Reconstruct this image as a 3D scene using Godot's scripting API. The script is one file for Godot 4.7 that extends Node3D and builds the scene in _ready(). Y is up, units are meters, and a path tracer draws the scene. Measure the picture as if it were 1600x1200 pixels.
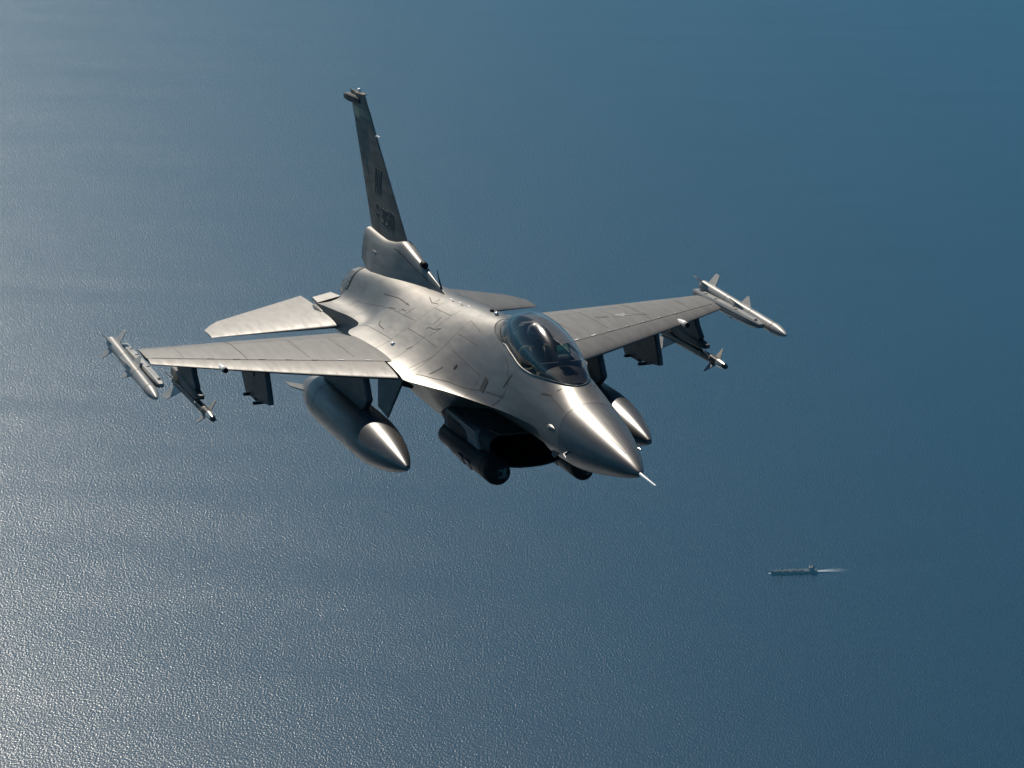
extends Node3D
# A grey jet fighter over an open sea. The jet is laid out in its own axes: x to its right wing, y up, z aft, the radome tip near the origin.

const SEA_Y := -3000.0
const PITCH := -18.0

var jet_at: Transform3D
var M := {}
var taken := {}


# ---------------------------------------------------------------- shapes
class Shape:
	var v := PackedVector3Array()
	var g := PackedInt32Array()
	var uv := PackedVector2Array()
	var next_group := 1

	func take(t: PackedVector3Array, groups: PackedInt32Array, about = null) -> void:   # turn the piece so that it faces outwards, then keep it
		var c := Vector3.ZERO
		for p in t:
			c += p
		c /= maxi(1, t.size())
		if about != null:
			c = about
		var vol := 0.0
		for i in range(0, t.size(), 3):
			vol += (t[i] - c).dot((t[i + 1] - c).cross(t[i + 2] - c))
		if vol > 0.0:
			for i in range(0, t.size(), 3):
				var k := t[i + 1]
				t[i + 1] = t[i + 2]
				t[i + 2] = k
		v.append_array(t)
		g.append_array(groups)

	func loft(rows: Array, closed := false, cap_a := false, cap_b := false, about = null, split := []) -> void:
		var t := PackedVector3Array()
		var gr := PackedInt32Array()
		var n: int = rows[0].size()
		var base := next_group
		next_group += 3 + split.size()
		for i in rows.size() - 1:
			var a: PackedVector3Array = rows[i]
			var b: PackedVector3Array = rows[i + 1]
			for j in (n if closed else n - 1):
				var k := (j + 1) % n
				var grp := base
				for s in split:
					if j >= s:
						grp += 1
				if a[j] != a[k]:
					t.append_array([a[j], a[k], b[j]])
					gr.append_array([grp, grp, grp])
				if b[j] != b[k]:
					t.append_array([a[k], b[k], b[j]])
					gr.append_array([grp, grp, grp])
		for e in [[cap_a, rows[0], base + split.size() + 1, false], [cap_b, rows[-1], base + split.size() + 2, true]]:
			if e[0]:
				var r: PackedVector3Array = e[1]
				var m := Vector3.ZERO
				for p in r:
					m += p
				m /= r.size()
				for j in (n if closed else n - 1):
					var k := (j + 1) % n
					if r[j] != r[k]:
						t.append_array([r[j], r[k], m] if e[3] else [r[k], r[j], m])
						gr.append_array([e[2], e[2], e[2]])
		take(t, gr, about)

	func lathe(prof: Array, at: Vector3, seg := 28, axis := Basis.IDENTITY, sharp := []) -> void:   # prof: [z, r] along the local z
		var parts := []
		var cur := [prof[0]]
		for i in range(1, prof.size()):
			cur.append(prof[i])
			if i in sharp and i < prof.size() - 1:
				parts.append(cur)
				cur = [prof[i]]
		parts.append(cur)
		var t := PackedVector3Array()
		var gr := PackedInt32Array()
		for p in parts:
			var grp := next_group
			next_group += 1
			for i in p.size() - 1:
				for j in seg:
					var q := []
					for e in [[i, j], [i, j + 1], [i + 1, j + 1], [i + 1, j]]:
						var w: float = TAU * float(e[1] % seg) / seg
						q.append(at + axis * Vector3(cos(w) * p[e[0]][1], sin(w) * p[e[0]][1], p[e[0]][0]))
					if p[i][1] > 0.0:
						t.append_array([q[0], q[1], q[2]])
						gr.append_array([grp, grp, grp])
					if p[i + 1][1] > 0.0:
						t.append_array([q[0], q[2], q[3]])
						gr.append_array([grp, grp, grp])
		take(t, gr)

	func plate(outline: PackedVector3Array, thick: Vector3, bevel := 0.0) -> void:   # a flat outline with thickness, its edges chamfered
		var c := Vector3.ZERO
		for p in outline:
			c += p
		c /= outline.size()
		var rows := []
		var inner := PackedVector3Array()
		for p in outline:
			inner.append(p + (c - p).normalized() * bevel)
		var mv := func(r: PackedVector3Array, d: Vector3) -> PackedVector3Array:
			var o := PackedVector3Array()
			for p in r:
				o.append(p + d)
			return o
		var e := 0.5 - (0.25 if bevel > 0 else 0.0)
		rows.append(mv.call(inner, thick * -0.5))
		if bevel > 0:
			rows.append(mv.call(outline, thick * -e))
			rows.append(mv.call(outline, thick * e))
		rows.append(mv.call(inner, thick * 0.5))
		flat_loft(rows)

	func flat_loft(rows: Array) -> void:
		var t := PackedVector3Array()
		var gr := PackedInt32Array()
		var n: int = rows[0].size()
		for i in rows.size() - 1:
			for j in n:
				var k := (j + 1) % n
				t.append_array([rows[i][j], rows[i][k], rows[i + 1][j], rows[i][k], rows[i + 1][k], rows[i + 1][j]])
				for q in 6:
					gr.append(-1)
		for e in [[rows[0], false], [rows[-1], true]]:
			var idx := fan(e[0])
			for q in range(0, idx.size(), 3):
				t.append_array([idx[q], idx[q + 1], idx[q + 2]] if e[1] else [idx[q], idx[q + 2], idx[q + 1]])
				gr.append_array([-1, -1, -1])
		take(t, gr)

	func fan(r: PackedVector3Array) -> PackedVector3Array:
		var o := PackedVector3Array()
		var m := Vector3.ZERO
		for p in r:
			m += p
		m /= r.size()
		for j in r.size():
			o.append_array([r[j], r[(j + 1) % r.size()], m])
		return o

	func box(c: Vector3, s: Vector3, bevel := 0.0, axis := Basis.IDENTITY) -> void:
		var h := s * 0.5
		var o := PackedVector3Array()
		var b := minf(bevel, minf(h.x, h.y) * 0.9)
		for p in ([Vector2(-1, -1), Vector2(1, -1), Vector2(1, 1), Vector2(-1, 1)]):
			if b > 0.0:
				var e1 := Vector3(p.x * (h.x - b), p.y * h.y, 0)
				var e2 := Vector3(p.x * h.x, p.y * (h.y - b), 0)
				if p.x * p.y < 0:
					o.append_array([axis * e1, axis * e2])
				else:
					o.append_array([axis * e2, axis * e1])
			else:
				o.append(axis * Vector3(p.x * h.x, p.y * h.y, 0))
		var sorted := Array(o)
		var q := PackedVector3Array()
		for p in sorted:
			q.append(p + c)
		plate(q, axis * Vector3(0, 0, s.z), b)

	func tube(path: PackedVector3Array, radii, seg := 10) -> void:
		var rows := []
		for i in path.size():
			var d := (path[mini(i + 1, path.size() - 1)] - path[maxi(i - 1, 0)]).normalized()
			var up := Vector3.UP if absf(d.y) < 0.9 else Vector3.RIGHT
			var a := d.cross(up).normalized()
			var b := a.cross(d)
			var r := PackedVector3Array()
			var rad: float = radii[i] if radii is Array else radii
			for j in seg:
				var w := TAU * j / seg
				r.append(path[i] + (a * cos(w) + b * sin(w)) * rad)
			rows.append(r)
		loft(rows, true, true, true)

	func sheet(rows: Array, up: Vector3) -> void:   # an open sheet that faces up
		var t := PackedVector3Array()
		var gr := PackedInt32Array()
		var grp := next_group
		next_group += 1
		for i in rows.size() - 1:
			for j in rows[i].size() - 1:
				t.append_array([rows[i][j], rows[i][j + 1], rows[i + 1][j], rows[i][j + 1], rows[i + 1][j + 1], rows[i + 1][j]])
				for q in 6:
					gr.append(grp)
		var s := 0.0
		for i in range(0, t.size(), 3):
			s += (t[i + 1] - t[i]).cross(t[i + 2] - t[i]).dot(up)
		if s > 0.0:
			for i in range(0, t.size(), 3):
				var k := t[i + 1]
				t[i + 1] = t[i + 2]
				t[i + 2] = k
		v.append_array(t)
		g.append_array(gr)

	func mesh() -> ArrayMesh:
		var st := SurfaceTool.new()
		st.begin(Mesh.PRIMITIVE_TRIANGLES)
		for i in v.size():
			st.set_smooth_group(g[i] if g[i] >= 0 else 0xFFFFFFFF)
			st.add_vertex(v[i])
		st.generate_normals()
		return st.commit()


func smooth_curve(tab: Array, x: float) -> float:   # monotone cubic through [x, y] pairs
	var n := tab.size()
	if x <= tab[0][0]:
		return tab[0][1]
	if x >= tab[n - 1][0]:
		return tab[n - 1][1]
	var i := 0
	while x > tab[i + 1][0]:
		i += 1
	var slope := func(k: int) -> float:
		return (tab[k + 1][1] - tab[k][1]) / (tab[k + 1][0] - tab[k][0])
	var tangent := func(k: int) -> float:
		if k == 0:
			return slope.call(0)
		if k == n - 1:
			return slope.call(n - 2)
		var a: float = slope.call(k - 1)
		var b: float = slope.call(k)
		return 0.0 if a * b <= 0.0 else 2.0 * a * b / (a + b)
	var h: float = tab[i + 1][0] - tab[i][0]
	var t: float = (x - tab[i][0]) / h
	var t2: float = t * t
	var t3: float = t2 * t
	return (2 * t3 - 3 * t2 + 1) * tab[i][1] + (t3 - 2 * t2 + t) * h * tangent.call(i) + (3 * t2 - 2 * t3) * tab[i + 1][1] + (t3 - t2) * h * tangent.call(i + 1)


# ---------------------------------------------------------------- nodes
func put(called: String, s: Shape, m: Material, parent: Node3D) -> MeshInstance3D:
	return put_mesh(called, s.mesh(), m, parent)


func put_mesh(called: String, mesh: Mesh, m: Material, parent: Node3D) -> MeshInstance3D:
	var o := MeshInstance3D.new()
	o.name = called
	o.mesh = mesh
	o.material_override = m
	o.cast_shadow = GeometryInstance3D.SHADOW_CASTING_SETTING_ON
	parent.add_child(o, true)
	return o


func numbered(called: String) -> String:
	taken[called] = taken.get(called, -1) + 1
	return called if taken[called] == 0 else "%s_%03d" % [called, taken[called]]


func thing(called: String, label: String, category: String, at: Transform3D, group := "") -> Node3D:
	var o := Node3D.new()
	o.name = numbered(called)
	add_child(o)
	o.transform = at
	o.set_meta("label", label)
	o.set_meta("category", category)
	if group:
		o.set_meta("group", group)
	return o


func copy_of(o: Node3D, label: String, at: Transform3D) -> Node3D:
	var base: String = o.name
	var c: Node3D = o.duplicate()
	c.name = numbered(base)
	add_child(c)
	c.transform = at
	c.set_meta("label", label)
	return c


func on_jet(p: Vector3, turn := Basis.IDENTITY) -> Transform3D:
	return jet_at * Transform3D(turn, p)


# ---------------------------------------------------------------- materials
func lin(r: float, g: float, b: float, a := 1.0) -> Color:
	var c := Color(r, g, b).linear_to_srgb()
	c.a = a
	return c


func noise_image(seed_: int, w: int, h: int, freq: float, octaves := 4, kind := FastNoiseLite.TYPE_SIMPLEX_SMOOTH, gain := 0.55) -> Image:
	var n := FastNoiseLite.new()
	n.seed = seed_
	n.noise_type = kind
	n.frequency = freq
	n.fractal_octaves = octaves
	n.fractal_gain = gain
	return n.get_seamless_image(w, h)


func ramped(im: Image, lo: float, hi: float) -> ImageTexture:   # a grey picture spread between two sRGB values
	var out := Image.create(im.get_width(), im.get_height(), false, Image.FORMAT_RGB8)
	var d := im.get_data()
	var o := PackedByteArray()
	o.resize(d.size() * 3)
	for i in d.size():
		var k := int(255.0 * lerpf(lo, hi, d[i] / 255.0))
		o[3 * i] = k
		o[3 * i + 1] = k
		o[3 * i + 2] = k
	out.set_data(im.get_width(), im.get_height(), false, Image.FORMAT_RGB8, o)
	return ImageTexture.create_from_image(out)


func paint(c: Color, rough: float, metal := 0.0, spec := 0.5, worn := true) -> StandardMaterial3D:
	var m := StandardMaterial3D.new()
	m.albedo_color = c
	m.roughness = rough
	m.metallic = metal
	m.metallic_specular = spec
	if worn:
		m.albedo_texture = M.wear
		m.roughness_texture = M.sheen
		m.uv1_triplanar = true
		m.uv1_scale = Vector3(0.9, 0.9, 0.16)
	return m


func make_materials() -> void:
	M.wear = ramped(noise_image(11, 512, 512, 0.012, 5), 0.70, 1.0)
	M.sheen = ramped(noise_image(12, 512, 512, 0.02, 4), 0.80, 1.0)
	M.skin = paint(lin(0.158, 0.144, 0.124), 0.47, 0.38, 0.95)
	M.skin_wing = paint(lin(0.085, 0.082, 0.077), 0.58, 0.16, 0.45)
	M.flap = paint(lin(0.085, 0.081, 0.075), 0.58, 0.12, 0.4)
	M.fin = paint(lin(0.225, 0.185, 0.140), 0.62, 0.0, 0.28)
	M.fin_base = paint(lin(0.21, 0.196, 0.172), 0.5, 0.2, 0.5)
	M.radome = paint(lin(0.085, 0.079, 0.070), 0.46, 0.25, 0.95)
	M.tank = paint(lin(0.08, 0.075, 0.068), 0.41, 0.18, 0.8)
	M.pylon = paint(lin(0.085, 0.082, 0.076), 0.55, 0.1, 0.4)
	M.missile = paint(lin(0.33, 0.32, 0.29), 0.4, 0.1, 0.5)
	M.missile_fin = paint(lin(0.36, 0.355, 0.33), 0.42, 0.2, 0.5)
	M.missile_nose = paint(lin(0.40, 0.385, 0.35), 0.45, 0.0, 0.4)
	M.seeker = paint(lin(0.02, 0.02, 0.022), 0.18, 0.0, 0.6, false)
	M.dark_body = paint(lin(0.035, 0.033, 0.03), 0.5, 0.0, 0.28)
	M.seam = paint(lin(0.028, 0.025, 0.022), 0.8, 0.0, 0.3, false)
	M.faint_seam = paint(lin(0.078, 0.072, 0.063), 0.7, 0.0, 0.3, false)
	M.mark = paint(lin(0.020, 0.018, 0.016), 0.6, 0.0, 0.4, false)
	M.pale_mark = paint(lin(0.21, 0.20, 0.18), 0.5, 0.0, 0.4, false)
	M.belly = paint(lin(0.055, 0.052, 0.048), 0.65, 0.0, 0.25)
	M.adapter = paint(lin(0.26, 0.245, 0.225), 0.6, 0.0, 0.4)
	M.black = paint(lin(0.010, 0.010, 0.010), 0.6, 0.0, 0.2, false)
	M.metal = paint(lin(0.55, 0.54, 0.52), 0.28, 0.9, 0.5, false)
	M.burnt = paint(lin(0.16, 0.14, 0.12), 0.4, 0.8, 0.5)
	M.white = paint(lin(0.75, 0.75, 0.72), 0.35, 0.0, 0.5, false)
	M.band_green = paint(lin(0.15, 0.18, 0.09), 0.5, 0.0, 0.5)
	M.band_cream = paint(lin(0.42, 0.34, 0.17), 0.5, 0.0, 0.5)
	M.tan = paint(lin(0.32, 0.27, 0.20), 0.4, 0.2, 0.5)
	M.cloth = paint(lin(0.085, 0.105, 0.05), 0.9, 0.0, 0.3)
	M.seat = paint(lin(0.03, 0.03, 0.03), 0.6, 0.0, 0.4, false)
	M.helmet = paint(lin(0.17, 0.165, 0.155), 0.3, 0.0, 0.5, false)
	M.visor = paint(lin(0.01, 0.01, 0.012), 0.08, 0.0, 0.8, false)
	M.skin_tone = paint(lin(0.35, 0.22, 0.16), 0.6, 0.0, 0.4, false)
	M.strap = paint(lin(0.30, 0.26, 0.18), 0.7, 0.0, 0.4, false)
	M.hud = paint(lin(0.25, 0.45, 0.22, 0.35), 0.06, 0.0, 0.6, false)
	M.hud.transparency = BaseMaterial3D.TRANSPARENCY_ALPHA
	M.glass = paint(lin(0.02, 0.022, 0.018, 0.30), 0.10, 0.0, 0.75, false)
	M.glass.transparency = BaseMaterial3D.TRANSPARENCY_ALPHA
	M.ship_hull = paint(lin(0.012, 0.014, 0.018), 0.6, 0.0, 0.4, false)
	M.ship_deck = paint(lin(0.022, 0.022, 0.024), 0.7, 0.0, 0.4, false)
	M.ship_house = paint(lin(0.07, 0.07, 0.07), 0.6, 0.0, 0.4, false)
	M.foam = paint(lin(0.75, 0.78, 0.78), 0.9, 0.0, 0.3, false)
	M.wake = paint(lin(0.42, 0.46, 0.47), 0.9, 0.0, 0.3, false)


# ---------------------------------------------------------------- the jet's surfaces as functions
const TOP := [[0.0, -0.04], [0.05, 0.0], [0.2, 0.065], [0.5, 0.155], [1.0, 0.275], [1.5, 0.375], [2.0, 0.465], [2.47, 0.60], [3.0, 0.77], [3.5, 0.89], [4.2, 0.98], [5.0, 0.94], [5.8, 0.87], [6.4, 0.83], [7.2, 0.78], [8.2, 0.71], [9.0, 0.655], [10.0, 0.61], [11.0, 0.57], [12.0, 0.50], [12.8, 0.42], [13.3, 0.36]]
const CHINE_X := [[0.0, 0.0], [0.05, 0.045], [0.2, 0.105], [0.5, 0.195], [1.0, 0.31], [1.5, 0.40], [2.0, 0.465], [2.77, 0.51], [3.64, 0.60], [4.62, 0.82], [5.4, 1.03], [5.95, 1.235], [6.45, 1.395], [6.6, 1.39], [7.5, 1.388], [9.7, 1.365], [10.0, 1.29], [10.35, 1.06], [10.65, 0.985], [11.2, 0.975], [12.0, 0.99], [13.0, 1.015], [13.3, 1.025]]
const CHINE_Y := [[0.0, -0.04], [2.0, 0.0], [6.4, 0.0], [6.7, 0.03], [7.4, 0.07], [8.4, 0.065], [10.3, 0.02], [11.0, 0.0], [12.0, -0.07], [13.3, -0.17]]
const EDGE_Y := [[0.0, -0.04], [2.0, 0.0], [6.4, -0.004], [6.7, -0.04], [7.4, -0.08], [8.4, -0.075], [10.1, -0.05], [10.45, -0.25], [11.0, -0.36], [12.0, -0.38], [13.3, -0.42]]
const A_X := [[0.0, 0.0], [2.0, 0.307], [2.77, 0.31], [3.64, 0.41], [4.62, 0.47], [5.4, 0.48], [6.5, 0.47], [8.0, 0.45], [10.0, 0.54], [12.0, 0.66], [13.3, 0.68]]
const B_X := [[0.0, 0.0], [2.0, 0.465], [2.77, 0.51], [3.64, 0.53], [4.62, 0.62], [5.4, 0.68], [6.5, 0.86], [8.0, 0.92], [9.8, 0.76], [10.7, 0.52], [12.0, 0.30], [13.3, 0.20]]
const B_Y := [[0.0, 0.0], [2.0, 0.27], [2.77, 0.34], [3.64, 0.24], [4.62, 0.13], [5.4, 0.10], [6.5, 0.10], [8.0, 0.09], [10.0, 0.07], [12.0, 0.0], [13.3, 0.0]]
const BELLY := [[0.0, -0.04], [0.05, -0.078], [0.2, -0.13], [0.5, -0.205], [1.0, -0.30], [1.5, -0.385], [2.0, -0.44], [3.0, -0.47], [4.6, -0.47], [5.9, -0.5], [6.8, -1.0], [7.2, -1.1], [8.5, -1.12], [10.0, -1.0], [11.5, -0.86], [13.3, -0.735]]
const D_X := [[0.0, 0.0], [2.0, 0.257], [4.6, 0.36], [5.9, 0.45], [7.0, 0.75], [8.5, 0.75], [10.0, 0.70], [13.3, 0.32]]
const C_X := [[0.0, 0.0], [2.0, 0.465], [2.77, 0.46], [3.0, 0.37], [3.64, 0.34], [4.62, 0.38], [5.4, 0.42], [6.5, 0.50], [7.2, 0.62], [8.5, 0.62], [10.0, 0.75], [11.0, 0.95], [13.3, 0.75]]
const C_DY := [[0.0, 0.0], [2.0, -0.24], [2.77, -0.20], [3.0, -0.06], [3.64, -0.03], [4.62, -0.03], [5.4, -0.04], [6.5, -0.06], [7.2, -0.10], [8.5, -0.10], [10.0, -0.25], [13.3, -0.10]]
const SILL_X := [[2.46, 0.0], [2.5, 0.08], [2.6, 0.165], [2.8, 0.25], [3.1, 0.325], [3.5, 0.385], [3.9, 0.405], [4.3, 0.39], [4.65, 0.36]]
const SILL_END := 4.65   # behind this the opening closes in an ellipse
const CANOPY_END := 5.88
const CANOPY_TOP := [[2.46, 0.60], [2.7, 0.75], [3.0, 0.91], [3.4, 1.07], [3.8, 1.175], [4.2, 1.225], [4.5, 1.23], [4.9, 1.165], [5.3, 1.05], [5.6, 0.95], [5.88, 0.872]]

func sill_at(z: float) -> float:
	if z <= 2.46 or z >= CANOPY_END:
		return 0.0
	if z <= SILL_END:
		return smooth_curve(SILL_X, z)
	return 0.36 * sqrt(maxf(0.0, 1.0 - pow((z - SILL_END) / (CANOPY_END - SILL_END), 2.0)))


var table_cache := {}


func body_params(z: float) -> PackedFloat64Array:
	var k := roundi(z * 1000.0)
	if not table_cache.has(k):
		var p := PackedFloat64Array()
		for t in [TOP, CHINE_X, CHINE_Y, EDGE_Y, A_X, B_X, B_Y, BELLY, D_X, C_X, C_DY]:
			p.append(smooth_curve(t, z))
		if z < 2.0:   # the radome is an ellipse in section
			p[4] = 0.66 * p[1]
			p[5] = p[1]
			p[6] = 0.58 * (p[0] - p[2])
			p[8] = 0.553 * p[1]
			p[9] = p[1]
			p[10] = 0.553 * (p[7] - p[3])
		table_cache[k] = p
	return table_cache[k]


func bez(a: float, b: float, c: float, d: float, u: float) -> float:
	var w := 1.0 - u
	return w * w * w * a + 3 * w * w * u * b + 3 * w * u * u * c + u * u * u * d


func upper(z: float, u: float) -> Vector3:   # u = 0 on the spine, 1 on the chine
	var p := body_params(z)
	return Vector3(bez(0, p[4], p[5], p[1], u), bez(p[0], p[0], p[2] + p[6], p[2], u), z)


func lower(z: float, u: float) -> Vector3:   # u = 0 on the chine, 1 on the keel
	var p := body_params(z)
	return Vector3(bez(p[1], p[9], p[8], 0, u), bez(p[3], p[3] + p[10], p[7], p[7], u), z)


func upper_at(z: float, x: float) -> float:   # the u at which the top surface is x from the middle
	if x <= 0.0:
		return 0.0
	var lo := 0.0
	var hi := 1.0
	for i in 30:
		var mid := 0.5 * (lo + hi)
		if upper(z, mid).x < x:
			lo = mid
		else:
			hi = mid
	return 0.5 * (lo + hi)


func top_point(x: float, z: float, lift := 0.0) -> Vector3:
	var u := upper_at(z, absf(x))
	var a := upper(z, u)
	var du := upper(z, minf(u + 0.01, 1.0)) - upper(z, maxf(u - 0.01, 0.0))
	var dz := upper(z + 0.02, u) - upper(z - 0.02, u)
	var n := dz.cross(du).normalized()
	if n.y < 0:
		n = -n
	a += n * lift
	return Vector3(a.x * signf(x) if x != 0 else 0.0, a.y, a.z)


func stations(a: float, b: float, n: int, extra := []) -> Array:
	var o := []
	for i in n + 1:
		o.append(a + (b - a) * i / n)
	for e in extra:
		if e > a and e < b:
			o.append(e)
	o.sort()
	return o


func body_skin(s: Shape, zs: Array, nu: int) -> void:   # upper skin on both sides (open where the cockpit is), the edge, the lower skin
	for side in [1.0, -1.0]:
		var up := []
		var edge := []
		var low := []
		for z in zs:
			var sill := sill_at(z)
			var u0: float = upper_at(z, sill) if sill > 0.001 else 0.0
			var a := PackedVector3Array()
			var b := PackedVector3Array()
			for j in nu + 1:
				a.append(upper(z, lerpf(u0, 1.0, float(j) / nu)) * Vector3(side, 1, 1))
			for j in nu + 1:
				b.append(lower(z, float(j) / nu) * Vector3(side, 1, 1))
			up.append(a)
			low.append(b)
			edge.append(PackedVector3Array([a[nu], b[0]]))
		var up_dir := Vector3(side * 0.3, 1, 0)
		var g0 := s.next_group
		s.sheet(up, up_dir)
		s.sheet(edge, Vector3(side, 0, 0))
		s.sheet(low, Vector3(side * 0.3, -1, 0))
		if side < 0:   # one smooth group across the spine and across the keel
			for i in s.g.size():
				if s.g[i] == g0:
					s.g[i] = g0 - 3
				elif s.g[i] == g0 + 2:
					s.g[i] = g0 - 1


# wing: chord fraction u, x out from the middle
const WING_Z0 := 5.378
const WING_TAN := 0.8391
const WING_TE := 10.344


func foil(u: float) -> float:
	return 5.0 * (0.2969 * sqrt(u) - 0.126 * u - 0.3516 * u * u + 0.2843 * u * u * u - 0.1036 * pow(u, 4))


func wing_point(x: float, u: float, side: float, droop := 0.0, hinge := 0.22) -> Vector3:   # side +1 upper, -1 lower
	var le := WING_Z0 + WING_TAN * x
	var c := WING_TE - le
	var thick := 0.042 * c * foil(clampf(u, 0.0, 1.0))
	var y := side * thick + 0.003 * c * 4.0 * u * (1.0 - u)
	var z := le + c * u
	y -= maxf(0.0, u - 0.78) * c * 0.085
	if droop != 0.0:   # turned about the hinge line, which is swept
		var zh := le + c * hinge
		var yh := 0.042 * c * foil(hinge) * 0.3
		var d := Vector2(z - zh, y - yh).rotated(droop if u < hinge else -droop)
		z = zh + d.x
		y = yh + d.y
	var twist := deg_to_rad(1.3) * clampf((x - 1.4) / 3.17, 0.0, 1.0)
	y -= sin(twist) * (WING_TE - z)
	return Vector3(x, y, z)


func wing_piece(s: Shape, side: float, x0: float, x1: float, u0: Callable, u1: Callable, droop := 0.0, hinge := 0.22, nx := 14, nu := 14) -> void:
	var rows := []
	for i in nx + 1:
		var x := lerpf(x0, x1, float(i) / nx)
		var r := PackedVector3Array()
		var a: float = u0.call(x)
		var b: float = u1.call(x)
		for j in nu + 1:
			var t := float(j) / nu
			if a < 0.01:
				t = t * t
			r.append(wing_point(x, lerpf(a, b, t), 1.0, droop, hinge) * Vector3(side, 1, 1))
		for j in range(nu, -1, -1):
			var t := float(j) / nu
			if a < 0.01:
				t = t * t
			if (j == 0 and a < 0.01):
				continue
			r.append(wing_point(x, lerpf(a, b, t), -1.0, droop, hinge) * Vector3(side, 1, 1))
		rows.append(r)
	var sp := [nu, nu + 1]
	if a_is_blunt(u0, x0):
		sp.append(2 * nu + 1)
	s.loft(rows, true, true, true, null, sp)


func a_is_blunt(f: Callable, x: float) -> bool:
	return f.call(x) > 0.01


func wing_top(x: float, z: float, lift: float) -> Vector3:
	var ax := absf(x)
	var le := WING_Z0 + WING_TAN * ax
	var p := wing_point(ax, clampf((z - le) / (WING_TE - le), 0.001, 0.999), 1.0)
	return Vector3(x, p.y + lift, p.z)


func hinge_u(x: float) -> float:
	return lerpf(0.21, 0.26, (x - 1.4) / 3.17)


# fin: z of its edges at height y, half thickness at (y, z)
func fin_le(y: float) -> float:
	return 11.156 + (y - 1.119) * 1.1140


func fin_te(y: float) -> float:
	return 13.35 + (y - 0.98) * 0.4917


func fin_half(y: float, z: float) -> float:
	var c := fin_te(y) - fin_le(y)
	return lerpf(0.052, 0.034, clampf((y - 1.0) / 2.2, 0, 1)) * c * foil(clampf((z - fin_le(y)) / c, 0.0, 1.0))


func fin_piece(s: Shape, y0: float, y1: float, u0: float, u1: float, lift := 0.0) -> void:
	var rows := []
	for i in 13:
		var y := lerpf(y0, y1, i / 12.0)
		var c := fin_te(y) - fin_le(y)
		var r := PackedVector3Array()
		for sd in [1.0, -1.0]:
			for j in 17:
				var t: float = j / 16.0 if sd > 0 else 1.0 - j / 16.0
				if u0 < 0.01:
					t = t * t
				var z := fin_le(y) + c * lerpf(u0, u1, t)
				r.append(Vector3(sd * (fin_half(y, z) + lift + 0.0012), y, z))
		rows.append(r)
	s.loft(rows, true, true, true, null, [16, 17, 33])


func ribbon(s: Shape, pts: Array, width: float, f: Callable) -> void:   # a thin strip laid along a surface; f(x, z) gives points on it
	var path := []
	for i in pts.size() - 1:
		var n := maxi(2, int((pts[i + 1] - pts[i]).length() / 0.12))
		for j in n:
			path.append(pts[i].lerp(pts[i + 1], float(j) / n))
	path.append(pts[-1])
	var rows := []
	for i in path.size():
		var d: Vector2 = (path[mini(i + 1, path.size() - 1)] - path[maxi(i - 1, 0)]).normalized()
		var q := Vector2(-d.y, d.x) * width * 0.5
		rows.append(PackedVector3Array([f.call(path[i].x - q.x, path[i].y - q.y), f.call(path[i].x + q.x, path[i].y + q.y)]))
	s.sheet(rows, Vector3.UP)


# ---------------------------------------------------------------- the scene
func _ready() -> void:
	# camera: above and ahead of the jet, looking down at it with a long lens
	var look := Basis(Vector3.RIGHT, deg_to_rad(PITCH))
	var jet_basis := Basis(Vector3(-0.9554085, -0.0976306, 0.2786805), Vector3(-0.0341308, 0.9739470, 0.2241927), Vector3(-0.2933081, 0.2046840, -0.9338495))
	var jet_seen := Vector3(1.6440674, -1.1157039, -41.7179714)
	jet_at = Transform3D(look * jet_basis.orthonormalized(), Vector3.ZERO)
	var cam := Camera3D.new()
	cam.name = "camera"
	cam.fov = 13.3835
	cam.near = 0.5
	cam.far = 200000.0
	cam.transform = Transform3D(look, -(look * jet_seen))
	add_child(cam)
	cam.current = true
	# sky and air
	var sky := ProceduralSkyMaterial.new()
	sky.sky_top_color = lin(0.015, 0.08, 0.23)
	sky.sky_horizon_color = lin(0.29, 0.56, 0.76)
	sky.sky_curve = 0.16
	sky.ground_bottom_color = lin(0.02, 0.05, 0.08)
	sky.ground_horizon_color = lin(0.24, 0.46, 0.62)
	sky.sun_angle_max = 4.0
	sky.sun_curve = 0.1
	var env := Environment.new()
	env.background_mode = Environment.BG_SKY
	env.sky = Sky.new()
	env.sky.sky_material = sky
	env.background_energy_multiplier = 0.75
	env.tonemap_mode = Environment.TONE_MAPPER_LINEAR
	env.tonemap_exposure = 1.1
	env.sdfgi_enabled = true
	env.ssao_enabled = true
	env.ssil_enabled = true
	env.fog_enabled = true
	env.fog_density = 0.000025
	env.fog_light_color = lin(0.15, 0.60, 0.95)
	var world := WorldEnvironment.new()
	world.name = "environment"
	world.environment = env
	add_child(world)
	# sun: high, beyond the jet and to the left
	var to_sun: Vector3 = (jet_at.basis * Vector3(0.02, 0.68, 0.73)).normalized()
	var sun := DirectionalLight3D.new()
	sun.name = "sun"
	sun.light_energy = 1.6
	sun.light_color = Color(1.0, 0.96, 0.90)
	sun.light_angular_distance = 0.5
	sun.shadow_enabled = true
	sun.basis = Basis.looking_at(-to_sun, Vector3.UP)
	add_child(sun)

	make_materials()
	make_sea()
	make_jet()
	make_stores()
	make_pilot()
	make_ship()


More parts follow.
